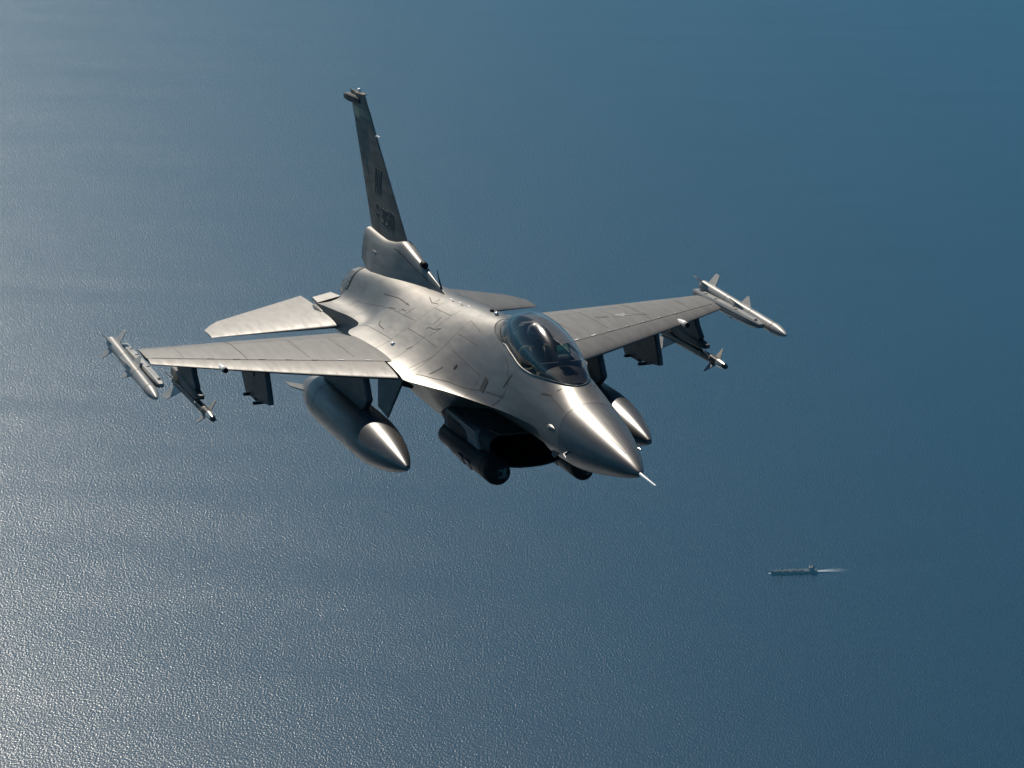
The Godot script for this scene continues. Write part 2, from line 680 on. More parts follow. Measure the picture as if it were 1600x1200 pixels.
func make_sea() -> void:
	var m := StandardMaterial3D.new()
	m.albedo_color = lin(0.0010, 0.013, 0.034)
	m.metallic_specular = 0.30
	m.roughness = 0.32
	var fine := mirrored(5, 1024, 0.12, 2, 0.6)
	m.normal_enabled = true
	fine.bump_map_to_normal_map(3.0)
	m.normal_texture = ImageTexture.create_from_image(fine)
	m.normal_scale = 0.29
	M.sea = m
	# a long low swell, finer where the camera looks; the small waves are in the material
	var xs := grid_lines(-70000.0, -3200.0, 3200.0, 70000.0, 80.0)
	var zs := grid_lines(-70000.0, -18500.0, -5200.0, 70000.0, 50.0)
	var n := FastNoiseLite.new()
	n.seed = 31
	n.noise_type = FastNoiseLite.TYPE_SIMPLEX_SMOOTH
	n.frequency = 1.0
	n.fractal_octaves = 3
	var st := SurfaceTool.new()
	st.begin(Mesh.PRIMITIVE_TRIANGLES)
	st.set_smooth_group(1)
	var turn := deg_to_rad(-24.0)
	for z in zs:
		for x in xs:
			var q := Vector2(x, z).rotated(turn)
			st.set_uv(Vector2(q.x / 1300.0, q.y / 2900.0))
			var calm := smoothstep(-19000.0, -17500.0, z) * (1.0 - smoothstep(-6200.0, -5300.0, z)) * (1.0 - smoothstep(2600.0, 3150.0, absf(x)))
			var h := 1.4 * n.get_noise_2d((x + 0.10 * z) / 1900.0, (z - 0.12 * x) / 420.0) * calm
			h += 1.0 * n.get_noise_2d((x - 0.3 * z) / 620.0 + 50.0, (z + 0.2 * x) / 340.0) * calm
			st.add_vertex(Vector3(x, SEA_Y + h, z))
	var w := xs.size()
	for i in zs.size() - 1:
		for j in w - 1:
			var a := i * w + j
			for k in [a, a + 1, a + w, a + 1, a + w + 1, a + w]:
				st.add_index(k)
	st.generate_normals()
	var o := put_mesh("sea", st.commit(), m, self)
	o.set_meta("kind", "structure")
	o.set_meta("label", "open blue sea with a pale sheen of sunlight on its left")


func mirrored(seed_: int, side: int, freq: float, octaves: int, gain: float) -> Image:   # a noise that repeats without a seam, by reflection
	var n := FastNoiseLite.new()
	n.seed = seed_
	n.noise_type = FastNoiseLite.TYPE_SIMPLEX_SMOOTH
	n.frequency = freq
	n.fractal_octaves = octaves
	n.fractal_gain = gain
	var a := n.get_image(side, side)
	var o := Image.create(side * 2, side * 2, false, a.get_format())
	var all := Rect2i(0, 0, side, side)
	o.blit_rect(a, all, Vector2i.ZERO)
	a.flip_x()
	o.blit_rect(a, all, Vector2i(side, 0))
	a.flip_y()
	o.blit_rect(a, all, Vector2i(side, side))
	a.flip_x()
	o.blit_rect(a, all, Vector2i(0, side))
	return o


func grid_lines(far_lo: float, lo: float, hi: float, far_hi: float, step: float) -> Array:
	var o := [far_lo, lerpf(far_lo, lo, 0.5), lerpf(far_lo, lo, 0.85)]
	var k := lo
	while k < hi:
		o.append(k)
		k += step
	o.append_array([hi, lerpf(hi, far_hi, 0.15), lerpf(hi, far_hi, 0.5), far_hi])
	return o


# ---------------------------------------------------------------- the jet
func make_jet() -> void:
	var jet := thing("fighter_jet", "grey single-engine fighter jet with bubble canopy and a tall swept fin marked AV", "jet", jet_at)

	# fuselage and radome
	var s := Shape.new()
	body_skin(s, stations(2.004, 13.25, 150, [2.462, 2.47, 2.48, 2.5, 2.53, 5.70, 5.76, 5.80, 5.83, 5.85, 5.865, 5.874, 5.878, 6.42, 6.45, 6.48, 6.52, 6.56]), 36)
	var body := put("fuselage", s, M.skin, jet)
	s = Shape.new()
	body_skin(s, stations(0.0, 1.996, 44, [0.01, 0.025, 0.05, 0.08, 0.12]), 24)
	var dome := put("radome", s, M.radome, jet)
	s = Shape.new()
	s.lathe([[1.99, 0.0], [1.99, 0.41], [2.01, 0.41], [2.01, 0.0]], Vector3(0, 0.01, 0), 28, Basis.IDENTITY, [1, 2])
	put("radome_seam", s, M.seam, dome)
	for x in [0.0, 0.22]:   # lightning strips along the radome
		s = Shape.new()
		var path := []
		for i in 20:
			var z := lerpf(1.75, 0.45, i / 19.0)
			path.append(Vector2(x * z / 2.0, z))
		ribbon(s, path, 0.010, func(px, pz): return top_point(px, pz, 0.004))
		put("lightning_strip", s, M.pale_mark, dome)
	s = Shape.new()
	s.tube(PackedVector3Array([Vector3(0, -0.04, 0.06), Vector3(0, -0.045, -0.10), Vector3(0, -0.05, -0.32), Vector3(0, -0.055, -0.56)]), [0.024, 0.020, 0.015, 0.011], 12)
	put("pitot_tube", s, M.white, jet)
	# the small air-data probes and antenna blades on the nose
	for side in [1.0, -1.0]:
		s = Shape.new()
		var p := Vector3(0.462 * side, 0.11, 2.24)
		s.lathe([[-0.14, 0.0], [-0.10, 0.022], [0.02, 0.05], [0.10, 0.045], [0.16, 0.0]], p, 14, Basis(Vector3.UP, 0.10 * side))
		put("air_data_probe", s, M.skin, body)
		s = Shape.new()
		s.tube(PackedVector3Array([Vector3(0.42 * side, -0.10, 1.72), Vector3(0.50 * side, -0.11, 1.66), Vector3(0.52 * side, -0.115, 1.50)]), [0.018, 0.016, 0.009], 10)
		put("air_data_probe", s, M.metal, body)
		s = Shape.new()
		s.plate(PackedVector3Array([Vector3(0.40 * side, -0.22, 2.15), Vector3(0.44 * side, -0.30, 2.25), Vector3(0.42 * side, -0.30, 2.45), Vector3(0.38 * side, -0.22, 2.5)]), Vector3(0.015, 0, 0), 0.004)
		put("blade_antenna", s, M.dark_body, body)

	make_canopy(jet)
	make_intake(jet)
	make_wings(jet)
	make_tail(jet)
	make_body_marks(body)


func make_canopy(jet: Node3D) -> void:
	var nz := 64
	var nt := 28
	var row := func(z0: float, grow: float, from: int, to: int) -> PackedVector3Array:
		var r := PackedVector3Array()
		var top: float = smooth_curve(CANOPY_TOP, z0)
		for j in range(from, to + 1):
			var w := PI * j / nt
			var z := z0 if z0 <= SILL_END else SILL_END + (z0 - SILL_END) * sin(w)
			var sx: float = sill_at(minf(z0, SILL_END))
			var sy: float = upper(minf(z0, SILL_END), upper_at(minf(z0, SILL_END), sx)).y
			var bulge := 1.0 + 0.05 * sin(2.0 * w) * signf(cos(w))
			var x: float = cos(w) * sx * bulge
			var y: float = sy + (top - sy) * pow(sin(w), 0.92)
			if z0 > SILL_END:   # the rear rows settle onto the fuselage
				var t: float = pow((z0 - SILL_END) / (CANOPY_END - SILL_END), 3.0)
				var on: float = upper(z, upper_at(z, absf(cos(w)) * sx)).y
				x = lerpf(x, cos(w) * sx, t)
				y = lerpf(y, on, t)
			r.append(Vector3(x * (1.0 + grow), y + grow * 0.5, z))
		return r
	var rows := []
	for i in nz + 1:
		rows.append(row.call(lerpf(2.463, 5.36, pow(float(i) / nz, 1.25)), 0.0, 0, nt))
	var s := Shape.new()
	s.sheet(rows, Vector3.UP)
	var can := put("canopy", s, M.glass, jet)
	can.set_meta("label", "smoke-tinted bubble canopy with a glint of sun")
	rows = []
	for i in 18:
		rows.append(row.call(lerpf(5.36, 5.879, i / 17.0), 0.0, 0, nt))
	s = Shape.new()
	s.sheet(rows, Vector3.UP)
	put("canopy_fairing", s, M.tan, can)
	for e in [[5.33, 5.38, 0.008], [5.85, 5.90, 0.008]]:
		rows = [row.call(e[0], e[2], 0, nt), row.call(e[1], e[2], 0, nt)]
		s = Shape.new()
		s.sheet(rows, Vector3.UP)
		put("canopy_frame", s, M.dark_body, can)
	# sill strip along both sides
	for side in [1.0, -1.0]:
		var path := PackedVector3Array()
		for i in 60:
			var z := lerpf(2.462, 4.75, i / 59.0)
			var sx: float = sill_at(z)
			var q := upper(z, upper_at(z, sx))
			path.append(Vector3((q.x + 0.004) * side, q.y + 0.004, z))
		s = Shape.new()
		s.tube(path, 0.010, 8)
		put("canopy_sill", s, M.fin_base, can)

	# cockpit tub, seat, glare shield, head-up display
	s = Shape.new()
	rows = []
	for i in 24:
		var z := lerpf(2.475, 5.86, i / 23.0)
		var sx: float = sill_at(z) + 0.002
		var y: float = upper(z, upper_at(z, sx)).y - 0.004
		var floor_y := y - 0.62 * smoothstep(2.45, 3.1, z) * (1.0 - smoothstep(4.85, 5.0, z))
		rows.append(PackedVector3Array([Vector3(-sx, y, z), Vector3(-sx * 0.9, floor_y, z), Vector3(0, floor_y, z), Vector3(sx * 0.9, floor_y, z), Vector3(sx, y, z)]))
	s.sheet(rows, Vector3.UP)
	var tub := put("cockpit_tub", s, M.black, jet)
	s = Shape.new()   # glare shield: a hood over the instruments
	rows = []
	for i in 10:
		var z := lerpf(2.60, 3.22, i / 9.0)
		var sx: float = sill_at(z) * 0.93
		var y: float = upper(z, upper_at(z, sx)).y
		var r := PackedVector3Array()
		for j in 13:
			var w := PI * j / 12.0
			r.append(Vector3(cos(w) * sx, y - 0.01 + sin(w) * 0.10 * smoothstep(2.55, 3.0, z), z))
		rows.append(r)
	s.sheet(rows, Vector3.UP)
	put("glare_shield", s, M.black, tub)
	s = Shape.new()
	s.box(Vector3(0, 0.60, 3.23), Vector3(0.58, 0.36, 0.03), 0.01)
	put("instrument_panel", s, M.seat, tub)
	for e in [[-0.16, 0.56], [0.16, 0.56], [0.0, 0.52]]:
		s = Shape.new()
		s.box(Vector3(e[0], e[1], 3.252), Vector3(0.12, 0.12, 0.012), 0.004)
		put("display", s, M.visor, tub)
	s = Shape.new()
	s.box(Vector3(0, 0.84, 3.12), Vector3(0.16, 0.10, 0.22), 0.02)
	put("display_housing", s, M.seat, tub)
	s = Shape.new()
	s.plate(PackedVector3Array([Vector3(-0.09, 0.88, 3.06), Vector3(0.09, 0.88, 3.06), Vector3(0.085, 1.02, 3.17), Vector3(-0.085, 1.02, 3.17)]), Vector3(0, 0.006, -0.006), 0.004)
	put("head_up_display", s, M.hud, tub)
	for sx in [0.095, -0.095]:
		s = Shape.new()
		s.tube(PackedVector3Array([Vector3(sx, 0.84, 3.05), Vector3(sx * 0.96, 1.01, 3.18)]), 0.008, 6)
		put("display_post", s, M.seat, tub)
	for sx in [0.31, -0.31]:
		s = Shape.new()
		s.box(Vector3(sx, 0.42, 3.85), Vector3(0.12, 0.22, 1.1), 0.02)
		put("side_console", s, M.seat, tub)
	s = Shape.new()
	s.tube(PackedVector3Array([Vector3(0.27, 0.52, 3.66), Vector3(0.265, 0.60, 3.64), Vector3(0.262, 0.68, 3.66)]), [0.016, 0.02, 0.026], 8)
	put("control_stick", s, M.seat, tub)
	s = Shape.new()   # ejection seat, leaning back
	var lean := Basis(Vector3.RIGHT, deg_to_rad(26.0))
	s.box(Vector3(0, 0.55, 4.62), Vector3(0.44, 0.80, 0.12), 0.03, lean)
	s.box(Vector3(0, 0.18, 4.15), Vector3(0.42, 0.14, 0.56), 0.03)
	var seat := put("ejection_seat", s, M.seat, jet)
	s = Shape.new()
	s.box(Vector3(0, 0.93, 4.70), Vector3(0.30, 0.24, 0.20), 0.05, lean)
	put("headrest", s, M.seat, seat)
	for sx in [0.19, -0.19]:
		s = Shape.new()
		s.tube(PackedVector3Array([Vector3(sx, 0.60, 4.62), Vector3(sx, 0.86, 4.74), Vector3(sx * 0.9, 1.0, 4.80)]), 0.02, 8)
		put("seat_rail", s, M.dark_body, seat)
	s = Shape.new()
	s.tube(PackedVector3Array([Vector3(-0.26, 0.66, 4.50), Vector3(-0.25, 0.76, 4.52), Vector3(-0.20, 0.80, 4.54), Vector3(-0.16, 0.76, 4.53), Vector3(-0.18, 0.68, 4.5)]), 0.008, 6)
	put("seat_strap", s, M.strap, seat)


func make_intake(jet: Node3D) -> void:
	var ring := func(z: float, w: float, top: float, bottom: float, n := 40) -> PackedVector3Array:
		var r := PackedVector3Array()
		for j in n:
			var a := TAU * j / n
			var cy := lerpf(top, bottom, 0.42)
			var sn := sin(a)
			var cs := cos(a)
			var x := signf(cs) * pow(absf(cs), 0.75) * w
			var y := cy + (sn * (top - cy) if sn > 0 else sn * (cy - bottom))
			if sn > 0:
				y = cy + pow(sn, 0.6) * (top - cy)
			r.append(Vector3(x, y, z))
		return r
	var s := Shape.new()
	var rows := []
	for e in [[4.80, 0.600, -0.525, -1.055], [4.79, 0.612, -0.515, -1.065], [4.81, 0.625, -0.505, -1.078], [4.95, 0.645, -0.50, -1.10], [5.4, 0.68, -0.49, -1.14], [6.0, 0.71, -0.47, -1.165], [6.6, 0.70, -0.44, -1.15], [7.3, 0.62, -0.4, -1.06]]:
		rows.append(ring.call(e[0], e[1], e[2], e[3]))
	s.loft(rows, true)
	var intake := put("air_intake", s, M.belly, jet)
	s = Shape.new()
	rows = []
	for e in [[4.80, 0.598, -0.527, -1.053], [4.9, 0.58, -0.54, -1.04], [5.4, 0.55, -0.54, -1.03], [6.2, 0.45, -0.42, -1.0], [6.9, 0.40, -0.3, -0.9]]:
		rows.append(ring.call(e[0], e[1], e[2], e[3]))
	s.loft(rows, true, false, true)
	put("intake_duct", s, M.black, intake)
	s = Shape.new()   # splitter plate and the web that holds the duct off the belly
	s.plate(PackedVector3Array([Vector3(-0.50, 0, 4.55), Vector3(0.50, 0, 4.55), Vector3(0.58, 0, 5.0), Vector3(-0.58, 0, 5.0)]), Vector3(0, 0.018, 0), 0.004)
	for i in s.v.size():
		s.v[i].y -= 0.50
	put("splitter_plate", s, M.belly, intake)
	s = Shape.new()
	s.plate(PackedVector3Array([Vector3(0, -0.44, 4.7), Vector3(0, -0.52, 4.9), Vector3(0, -0.52, 6.2), Vector3(0, -0.44, 6.2)]), Vector3(0.30, 0, 0), 0.0)
	put("diverter", s, M.dark_body, intake)
	# panels on the side of the intake
	for side in [1.0, -1.0]:
		s = Shape.new()
		s.box(Vector3(0.585 * side, -0.62, 6.05), Vector3(0.02, 0.18, 0.34), 0.006, Basis(Vector3.BACK, 0.12 * side))
		put("intake_panel", s, M.pylon, intake)
		s = Shape.new()   # strake end and gear door under the wing root
		s.tube(PackedVector3Array([Vector3(1.30 * side, -0.09, 6.32), Vector3(1.33 * side, -0.11, 6.62)]), [0.03, 0.045], 8)
		put("formation_light", s, M.black, intake)
	s = Shape.new()   # nozzle behind the fuselage
	s.lathe([[13.24, 0.50], [13.27, 0.525], [13.7, 0.47], [14.2, 0.37], [14.21, 0.35], [13.7, 0.43], [13.3, 0.46], [13.28, 0.0]], Vector3(0, -0.2, 0), 36, Basis.IDENTITY, [3, 4])
	var noz := put("nozzle", s, M.burnt, jet)
	s = Shape.new()   # dark joint where the skin ends
	var joint := []
	for i in 41:
		var u := (i - 20) / 20.0 * 0.62
		var q0 := upper(13.20, absf(u)) * Vector3(signf(u), 1, 1)
		var q1 := upper(13.25, absf(u)) * Vector3(signf(u), 1, 1)
		var away := (q0 - Vector3(0, -0.25, q0.z)).normalized() * 0.007
		joint.append(PackedVector3Array([q0 + away, q1 + away + Vector3(0, 0, 0.012)]))
	s.sheet(joint, Vector3.UP)
	put("tail_ring", s, M.black, noz)
	for j in 15:
		var w := TAU * j / 15
		var d := Vector3(cos(w), sin(w), 0)
		s = Shape.new()
		var q := d.cross(Vector3.BACK)
		s.loft([PackedVector3Array([d * 0.528 + q * 0.09, d * 0.528 - q * 0.09, d * 0.515 - q * 0.09, d * 0.515 + q * 0.09]), PackedVector3Array([d * 0.383 + q * 0.065 + Vector3(0, 0, 0.92), d * 0.383 - q * 0.065 + Vector3(0, 0, 0.92), d * 0.37 - q * 0.065 + Vector3(0, 0, 0.92), d * 0.37 + q * 0.065 + Vector3(0, 0, 0.92)])], true, true, true, null, [1, 2, 3])
		for i in s.v.size():
			s.v[i] += Vector3(0, -0.2, 13.28)
		put("nozzle_petal", s, M.burnt, noz)


func make_wings(jet: Node3D) -> void:
	for side in [1.0, -1.0]:
		var hinge := func(x: float) -> float: return hinge_u(x)
		var s := Shape.new()
		# the fixed box reaches into the body; the rear edge is cut out for the flaperon
		wing_piece(s, side, 1.10, 3.20, func(x): return hinge_u(x) + 0.004, func(_x): return 0.78)
		wing_piece(s, side, 3.206, 4.57, func(x): return hinge_u(x) + 0.004, func(_x): return 1.0)
		var w := put("wing", s, M.skin_wing, jet)
		s = Shape.new()
		wing_piece(s, side, 1.425, 4.56, func(_x): return 0.0, func(x): return hinge_u(x), deg_to_rad(1.5), 0.22)
		put("leading_edge_flap", s, M.flap, w)
		s = Shape.new()
		wing_piece(s, side, 1.40, 3.195, func(_x): return 0.784, func(_x): return 1.0, 0.0, 0.784)
		put("flaperon", s, M.skin_wing, w)
		s = Shape.new()   # hinge line with its fastener covers
		var path := []
		for i in 12:
			var x := lerpf(1.45, 4.5, i / 11.0)
			var le := WING_Z0 + WING_TAN * x
			path.append(Vector2(x * side, le + (WING_TE - le) * (hinge_u(x) + 0.003)))
		ribbon(s, path, 0.016, func(px, pz): return wing_top(px, pz, 0.004))
		put("hinge_seam", s, M.faint_seam, w)
		for i in 7:
			var x := lerpf(1.62, 3.7, i / 6.0)
			var le := WING_Z0 + WING_TAN * x
			s = Shape.new()
			var p := wing_top(x * side, le + (WING_TE - le) * (hinge_u(x) + 0.012), 0.004)
			s.box(p, Vector3(0.10, 0.010, 0.035), 0.004, Basis(Vector3.UP, -deg_to_rad(33.0) * side))
			put("hinge_cover", s, M.white if i < 2 else M.pale_mark, w)
		# seams across the wing
		s = Shape.new()
		for e in [[2.35, 0.30, 0.77], [3.2, 0.30, 1.0], [4.05, 0.30, 0.98], [1.75, 0.30, 0.77]]:
			s = Shape.new()
			var le: float = WING_Z0 + WING_TAN * e[0]
			ribbon(s, [Vector2(e[0] * side, le + (WING_TE - le) * e[1]), Vector2(e[0] * side, le + (WING_TE - le) * e[2])], 0.007, func(px, pz): return wing_top(px, pz, 0.003))
			put("panel_seam", s, M.faint_seam, w)
		# radar-warning stub on the leading edge
		s = Shape.new()
		var lx := 3.63
		var lz := WING_Z0 + WING_TAN * lx
		s.lathe([[-0.20, 0.0], [-0.199, 0.043], [-0.02, 0.045], [0.18, 0.028], [0.30, 0.0]], Vector3(lx * side, -0.015, lz), 16, Basis.IDENTITY, [1])
		put("warning_receiver", s, M.white, w)
		s = Shape.new()
		s.lathe([[-0.222, 0.0], [-0.215, 0.040], [-0.15, 0.0465], [-0.149, 0.0]], Vector3(lx * side, -0.015, lz), 16)
		put("receiver_cap", s, M.black, w)
		# pylons
		for e in [[1.803, 0.10, [[-0.02, 7.02], [-0.36, 6.82], [-0.46, 6.95], [-0.60, 7.2], [-0.62, 9.4], [-0.34, 9.85], [-0.02, 9.6]]],
				[3.05, 0.085, [[-0.02, 8.02], [-0.40, 7.86], [-0.52, 7.84], [-0.60, 8.45], [-0.60, 8.75], [-0.66, 8.8], [-0.65, 9.45], [-0.30, 9.75], [-0.02, 9.6]]],
				[3.99, 0.085, [[-0.02, 8.80], [-0.16, 8.72], [-0.31, 8.55], [-0.36, 8.6], [-0.36, 9.85], [-0.24, 10.0], [-0.02, 9.95]]]]:
			var o := PackedVector3Array()
			for q in e[2]:
				o.append(Vector3(e[0] * side, q[0], q[1]))
			s = Shape.new()
			s.plate(o, Vector3(e[1], 0, 0), 0.02)
			var py := put("pylon", s, M.pylon, w)
			if e[0] > 2.5 and e[0] < 3.5:
				for z in [8.55, 9.2]:
					s = Shape.new()
					s.box(Vector3(e[0] * side, -0.63, z), Vector3(0.26, 0.04, 0.07), 0.01)
					put("sway_brace", s, M.dark_body, py)
				s = Shape.new()
				s.lathe([[-0.004, 0.0], [-0.004, 0.05], [0.004, 0.05], [0.004, 0.0]], Vector3(e[0] * side + 0.045 * side, -0.22, 8.75), 14, Basis(Vector3.UP, PI / 2))
				put("access_hole", s, M.black, py)
		# rail launchers: one under the outer pylon, one on the tip
		s = Shape.new()
		rail(s, Vector3(3.99 * side, -0.42, 8.32), 2.08)
		put("missile_rail", s, M.pylon, w)
		s = Shape.new()
		rail(s, Vector3(4.685 * side, -0.055, 7.78), 2.95)
		var tip := put("missile_rail", s, M.missile, w)
		for z in [8.0, 8.85, 9.75, 10.2]:
			s = Shape.new()
			s.lathe([[-0.003, 0.0], [-0.003, 0.028], [0.003, 0.028], [0.003, 0.0]], Vector3(4.67 * side, 0.021 - 0.0 , z), 12, Basis(Vector3.RIGHT, PI / 2))
			put("rail_fastener", s, M.black, tip)
	# star and bars, on the left wing only
	var s := Shape.new()
	var cx := -2.86
	var cz := 9.14
	var star := []
	for j in 10:
		var r := 0.19 if j % 2 == 0 else 0.075
		star.append(Vector2(cx + sin(TAU * j / 10) * r, cz - cos(TAU * j / 10) * r))
	var t := PackedVector3Array()
	for j in 10:
		var a: Vector2 = star[j]
		var b: Vector2 = star[(j + 1) % 10]
		s.sheet([PackedVector3Array([wing_top(cx, cz, 0.005), wing_top(cx, cz, 0.005)]), PackedVector3Array([wing_top(a.x, a.y, 0.005), wing_top(b.x, b.y, 0.005)])], Vector3.UP)
	for sd in [1.0, -1.0]:
		for e in [[-0.085, -0.055], [-0.02, 0.02], [0.055, 0.085]]:
			var rows := []
			for i in 7:
				var x: float = cx + sd * lerpf(0.20, 0.42, i / 6.0)
				rows.append(PackedVector3Array([wing_top(x, cz + e[0], 0.005), wing_top(x, cz + e[1], 0.005)]))
			s.sheet(rows, Vector3.UP)
	put("star_and_bars", s, M.pale_mark, jet)


func rail(s: Shape, at: Vector3, length: float) -> void:   # a long narrow launcher with a wedge at its front; at is the front end
	var rows := []
	for e in [[0.0, 0.030, 0.02, 0.0], [0.02, 0.045, 0.035, -0.01], [0.35, 0.062, 0.07, -0.02], [0.8, 0.066, 0.075, -0.02], [length - 0.1, 0.066, 0.075, -0.02], [length, 0.055, 0.06, -0.02]]:
		var r := PackedVector3Array()
		for q in [[1, 0.6], [0.7, 1], [-0.7, 1], [-1, 0.6], [-1, -0.6], [-0.7, -1], [0.7, -1], [1, -0.6]]:
			r.append(at + Vector3(q[0] * e[1], q[1] * e[2] + e[3] + 0.02, e[0]))
		rows.append(r)
	s.loft(rows, true, true, true, null, [1, 2, 3, 4, 5, 6, 7])


func make_tail(jet: Node3D) -> void:
	# base fairing under the fin
	var s := Shape.new()
	var rows := []
	for z in stations(8.94, 13.44, 40, [8.96, 9.0, 9.05, 11.1, 11.2]):
		var le: float = 0.655 + (z - 8.94) * (1.125 - 0.655) / (11.16 - 8.94)
		var top: float = le if z < 11.16 else smooth_curve([[11.16, 1.125], [11.7, 1.035], [12.3, 0.985], [12.9, 0.985], [13.44, 0.995]], z)
		var base := minf(top - 0.004, upper(minf(z, 13.2), 0.0).y - 0.06)
		if z > 12.9:
			base = lerpf(base, 0.48, smoothstep(12.9, 13.44, z))
		var hw := 0.01 + 0.155 * smoothstep(8.9, 11.9, z) * (1.0 - 0.3 * smoothstep(12.5, 13.44, z))
		var half := PackedVector2Array([Vector2(hw * 1.55, base), Vector2(hw * 1.36, lerpf(base, top, 0.35)), Vector2(hw * 1.17, lerpf(base, top, 0.62)), Vector2(hw * 1.0, lerpf(base, top, 0.80)), Vector2(hw * 0.80, lerpf(base, top, 0.915)), Vector2(hw * 0.58, lerpf(base, top, 0.975)), Vector2(hw * 0.28, top), Vector2(0, top + 0.003)])
		var r := PackedVector3Array()
		for p in half:
			r.append(Vector3(p.x, p.y, z))
		for i in range(half.size() - 2, -1, -1):
			r.append(Vector3(-half[i].x, half[i].y, z))
		rows.append(r)
	s.loft(rows, false, true, true)
	var fin_base := put("fin_fairing", s, M.fin_base, jet)
	s = Shape.new()
	s.box(Vector3(0, 0.86, 13.46), Vector3(0.05, 0.17, 0.06), 0.01)
	put("tail_light", s, M.black, fin_base)
	s = Shape.new()
	s.box(Vector3(0, 0.48, 13.36), Vector3(0.14, 0.05, 0.22), 0.01)
	put("fairing_vent", s, M.black, fin_base)
	for e in [[12.45, 0.74, 0.26, 0.035], [11.75, 0.70, 0.10, 0.035]]:
		s = Shape.new()
		s.lathe([[-e[2], 0.0], [-e[2] * 0.6, 0.02], [0.0, e[3]], [e[2] * 0.8, 0.02], [e[2], 0.0]], Vector3(0.175, e[1], e[0]), 10)
		put("vent_scoop", s, M.pale_mark, fin_base)
	s = Shape.new()
	s.tube(PackedVector3Array([Vector3(0.0, 0.68, 9.18), Vector3(0.0, 0.80, 9.30), Vector3(0.0, 0.96, 9.42)]), [0.02, 0.012, 0.006], 6)
	put("blade_antenna", s, M.dark_body, fin_base)
	s = Shape.new()
	s.lathe([[-0.10, 0.0], [-0.08, 0.05], [0.06, 0.055], [0.12, 0.0]], Vector3(0.02, 0.93, 10.1), 12)
	put("position_light", s, M.black, fin_base)
	s = Shape.new()   # seam along the front of the fairing
	var seam := []
	for i in 20:
		var z := lerpf(9.45, 11.35, i / 19.0)
		var le := 0.655 + (z - 8.94) * (1.125 - 0.655) / (11.16 - 8.94)
		var hw := 0.01 + 0.155 * smoothstep(8.9, 11.9, z)
		var b := upper(z, 0.0).y - 0.06
		var y := lerpf(b, minf(le, 1.12), 0.60 + 0.2 * i / 19.0)
		seam.append(PackedVector3Array([Vector3(hw * 1.05 + 0.01, y - 0.006, z), Vector3(hw * 1.05 + 0.01, y + 0.006, z)]))
	s.sheet(seam, Vector3.RIGHT)
	put("panel_seam", s, M.faint_seam, fin_base)

	# fin, rudder, bands, tip
	s = Shape.new()
	fin_piece(s, 0.95, 2.70, 0.0, 0.73)
	fin_piece(s, 2.702, 3.17, 0.0, 0.99)
	var fin := put("fin", s, M.fin, jet)
	s = Shape.new()
	fin_piece(s, 0.95, 2.695, 0.736, 1.0)
	put("rudder", s, M.fin, fin)
	s = Shape.new()
	fin_piece(s, 2.80, 2.93, 0.02, 0.62, 0.003)
	put("fin_band", s, M.band_green, fin)
	s = Shape.new()
	fin_piece(s, 2.76, 2.93, 0.625, 1.0, 0.003)
	put("fin_band", s, M.band_cream, fin)
	s = Shape.new()
	s.box(Vector3(0, 3.03, 14.22), Vector3(0.11, 0.13, 1.04), 0.02, Basis(Vector3.RIGHT, 0.03))
	put("fin_tip_fairing", s, M.mark, fin)
	s = Shape.new()
	s.box(Vector3(0, 3.165, 13.72), Vector3(0.075, 0.03, 0.62), 0.012, Basis(Vector3.RIGHT, 0.06))
	put("fin_tip_cap", s, M.fin, fin)
	s = Shape.new()
	s.lathe([[-0.05, 0.0], [-0.03, 0.03], [0.03, 0.032], [0.06, 0.0]], Vector3(0, 3.215, 13.80), 10)
	put("strobe_light", s, M.white, fin)
	s = Shape.new()
	s.tube(PackedVector3Array([Vector3(0, 2.58, 12.82), Vector3(0, 2.585, 12.70), Vector3(0, 2.588, 12.60)]), [0.018, 0.02, 0.01], 8)
	put("fin_light", s, M.metal, fin)
	for side in [1.0, -1.0]:
		fin_text("AV", 1.66, 2.08, 12.40, 12.92, side, fin, M.mark)
		fin_text("350", 1.19, 1.47, 11.72, 12.52, side, fin, M.mark)
		fin_text("AF", 1.40, 1.48, 12.68, 12.88, side, fin, M.mark)
		fin_text("87", 1.26, 1.34, 12.68, 12.88, side, fin, M.mark)

	# tailplanes, drooping
	for side in [1.0, -1.0]:
		s = Shape.new()
		rows = []
		for i in 13:
			var t := i / 12.0
			var x := lerpf(1.0, 2.79, t)
			var z0 := lerpf(11.98, 13.32, t)
			var z1: float = lerpf(14.50, 14.22, t)
			if x > 2.58:
				z1 = lerpf(14.22, 13.92, (x - 2.58) / 0.21)
			var y := lerpf(-0.33, -0.60, t)
			var c := z1 - z0
			var r := PackedVector3Array()
			for sd in [1.0, -1.0]:
				for j in 15:
					var u: float = j / 14.0 if sd > 0 else 1.0 - j / 14.0
					u = u * u
					r.append(Vector3(x * side, y + 0.02 * u * c + sd * (lerpf(0.05, 0.035, t) * c * foil(u) + 0.004 * (1.0 - t)), z0 + u * c))
			rows.append(r)
		s.loft(rows, true, true, true, null, [14, 15, 29])
		var tp := put("tailplane", s, M.skin_wing, jet)
		s = Shape.new()   # pivot fairing between the body and the tailplane
		s.lathe([[-0.5, 0.0], [-0.3, 0.10], [0.0, 0.13], [0.3, 0.10], [0.55, 0.0]], Vector3(0.97 * side, -0.32, 13.2), 14)
		put("tailplane_pivot", s, M.skin, tp)
		s = Shape.new()   # speed brakes at the end of the shelf
		s.plate(PackedVector3Array([Vector3(0.62 * side, -0.10, 13.2), Vector3(1.02 * side, -0.175, 13.2), Vector3(0.98 * side, -0.19, 13.75), Vector3(0.66 * side, -0.13, 13.75)]), Vector3(0, 0.05, 0), 0.008)
		put("speed_brake", s, M.skin, jet)
		s = Shape.new()   # ventral fin, canted outwards
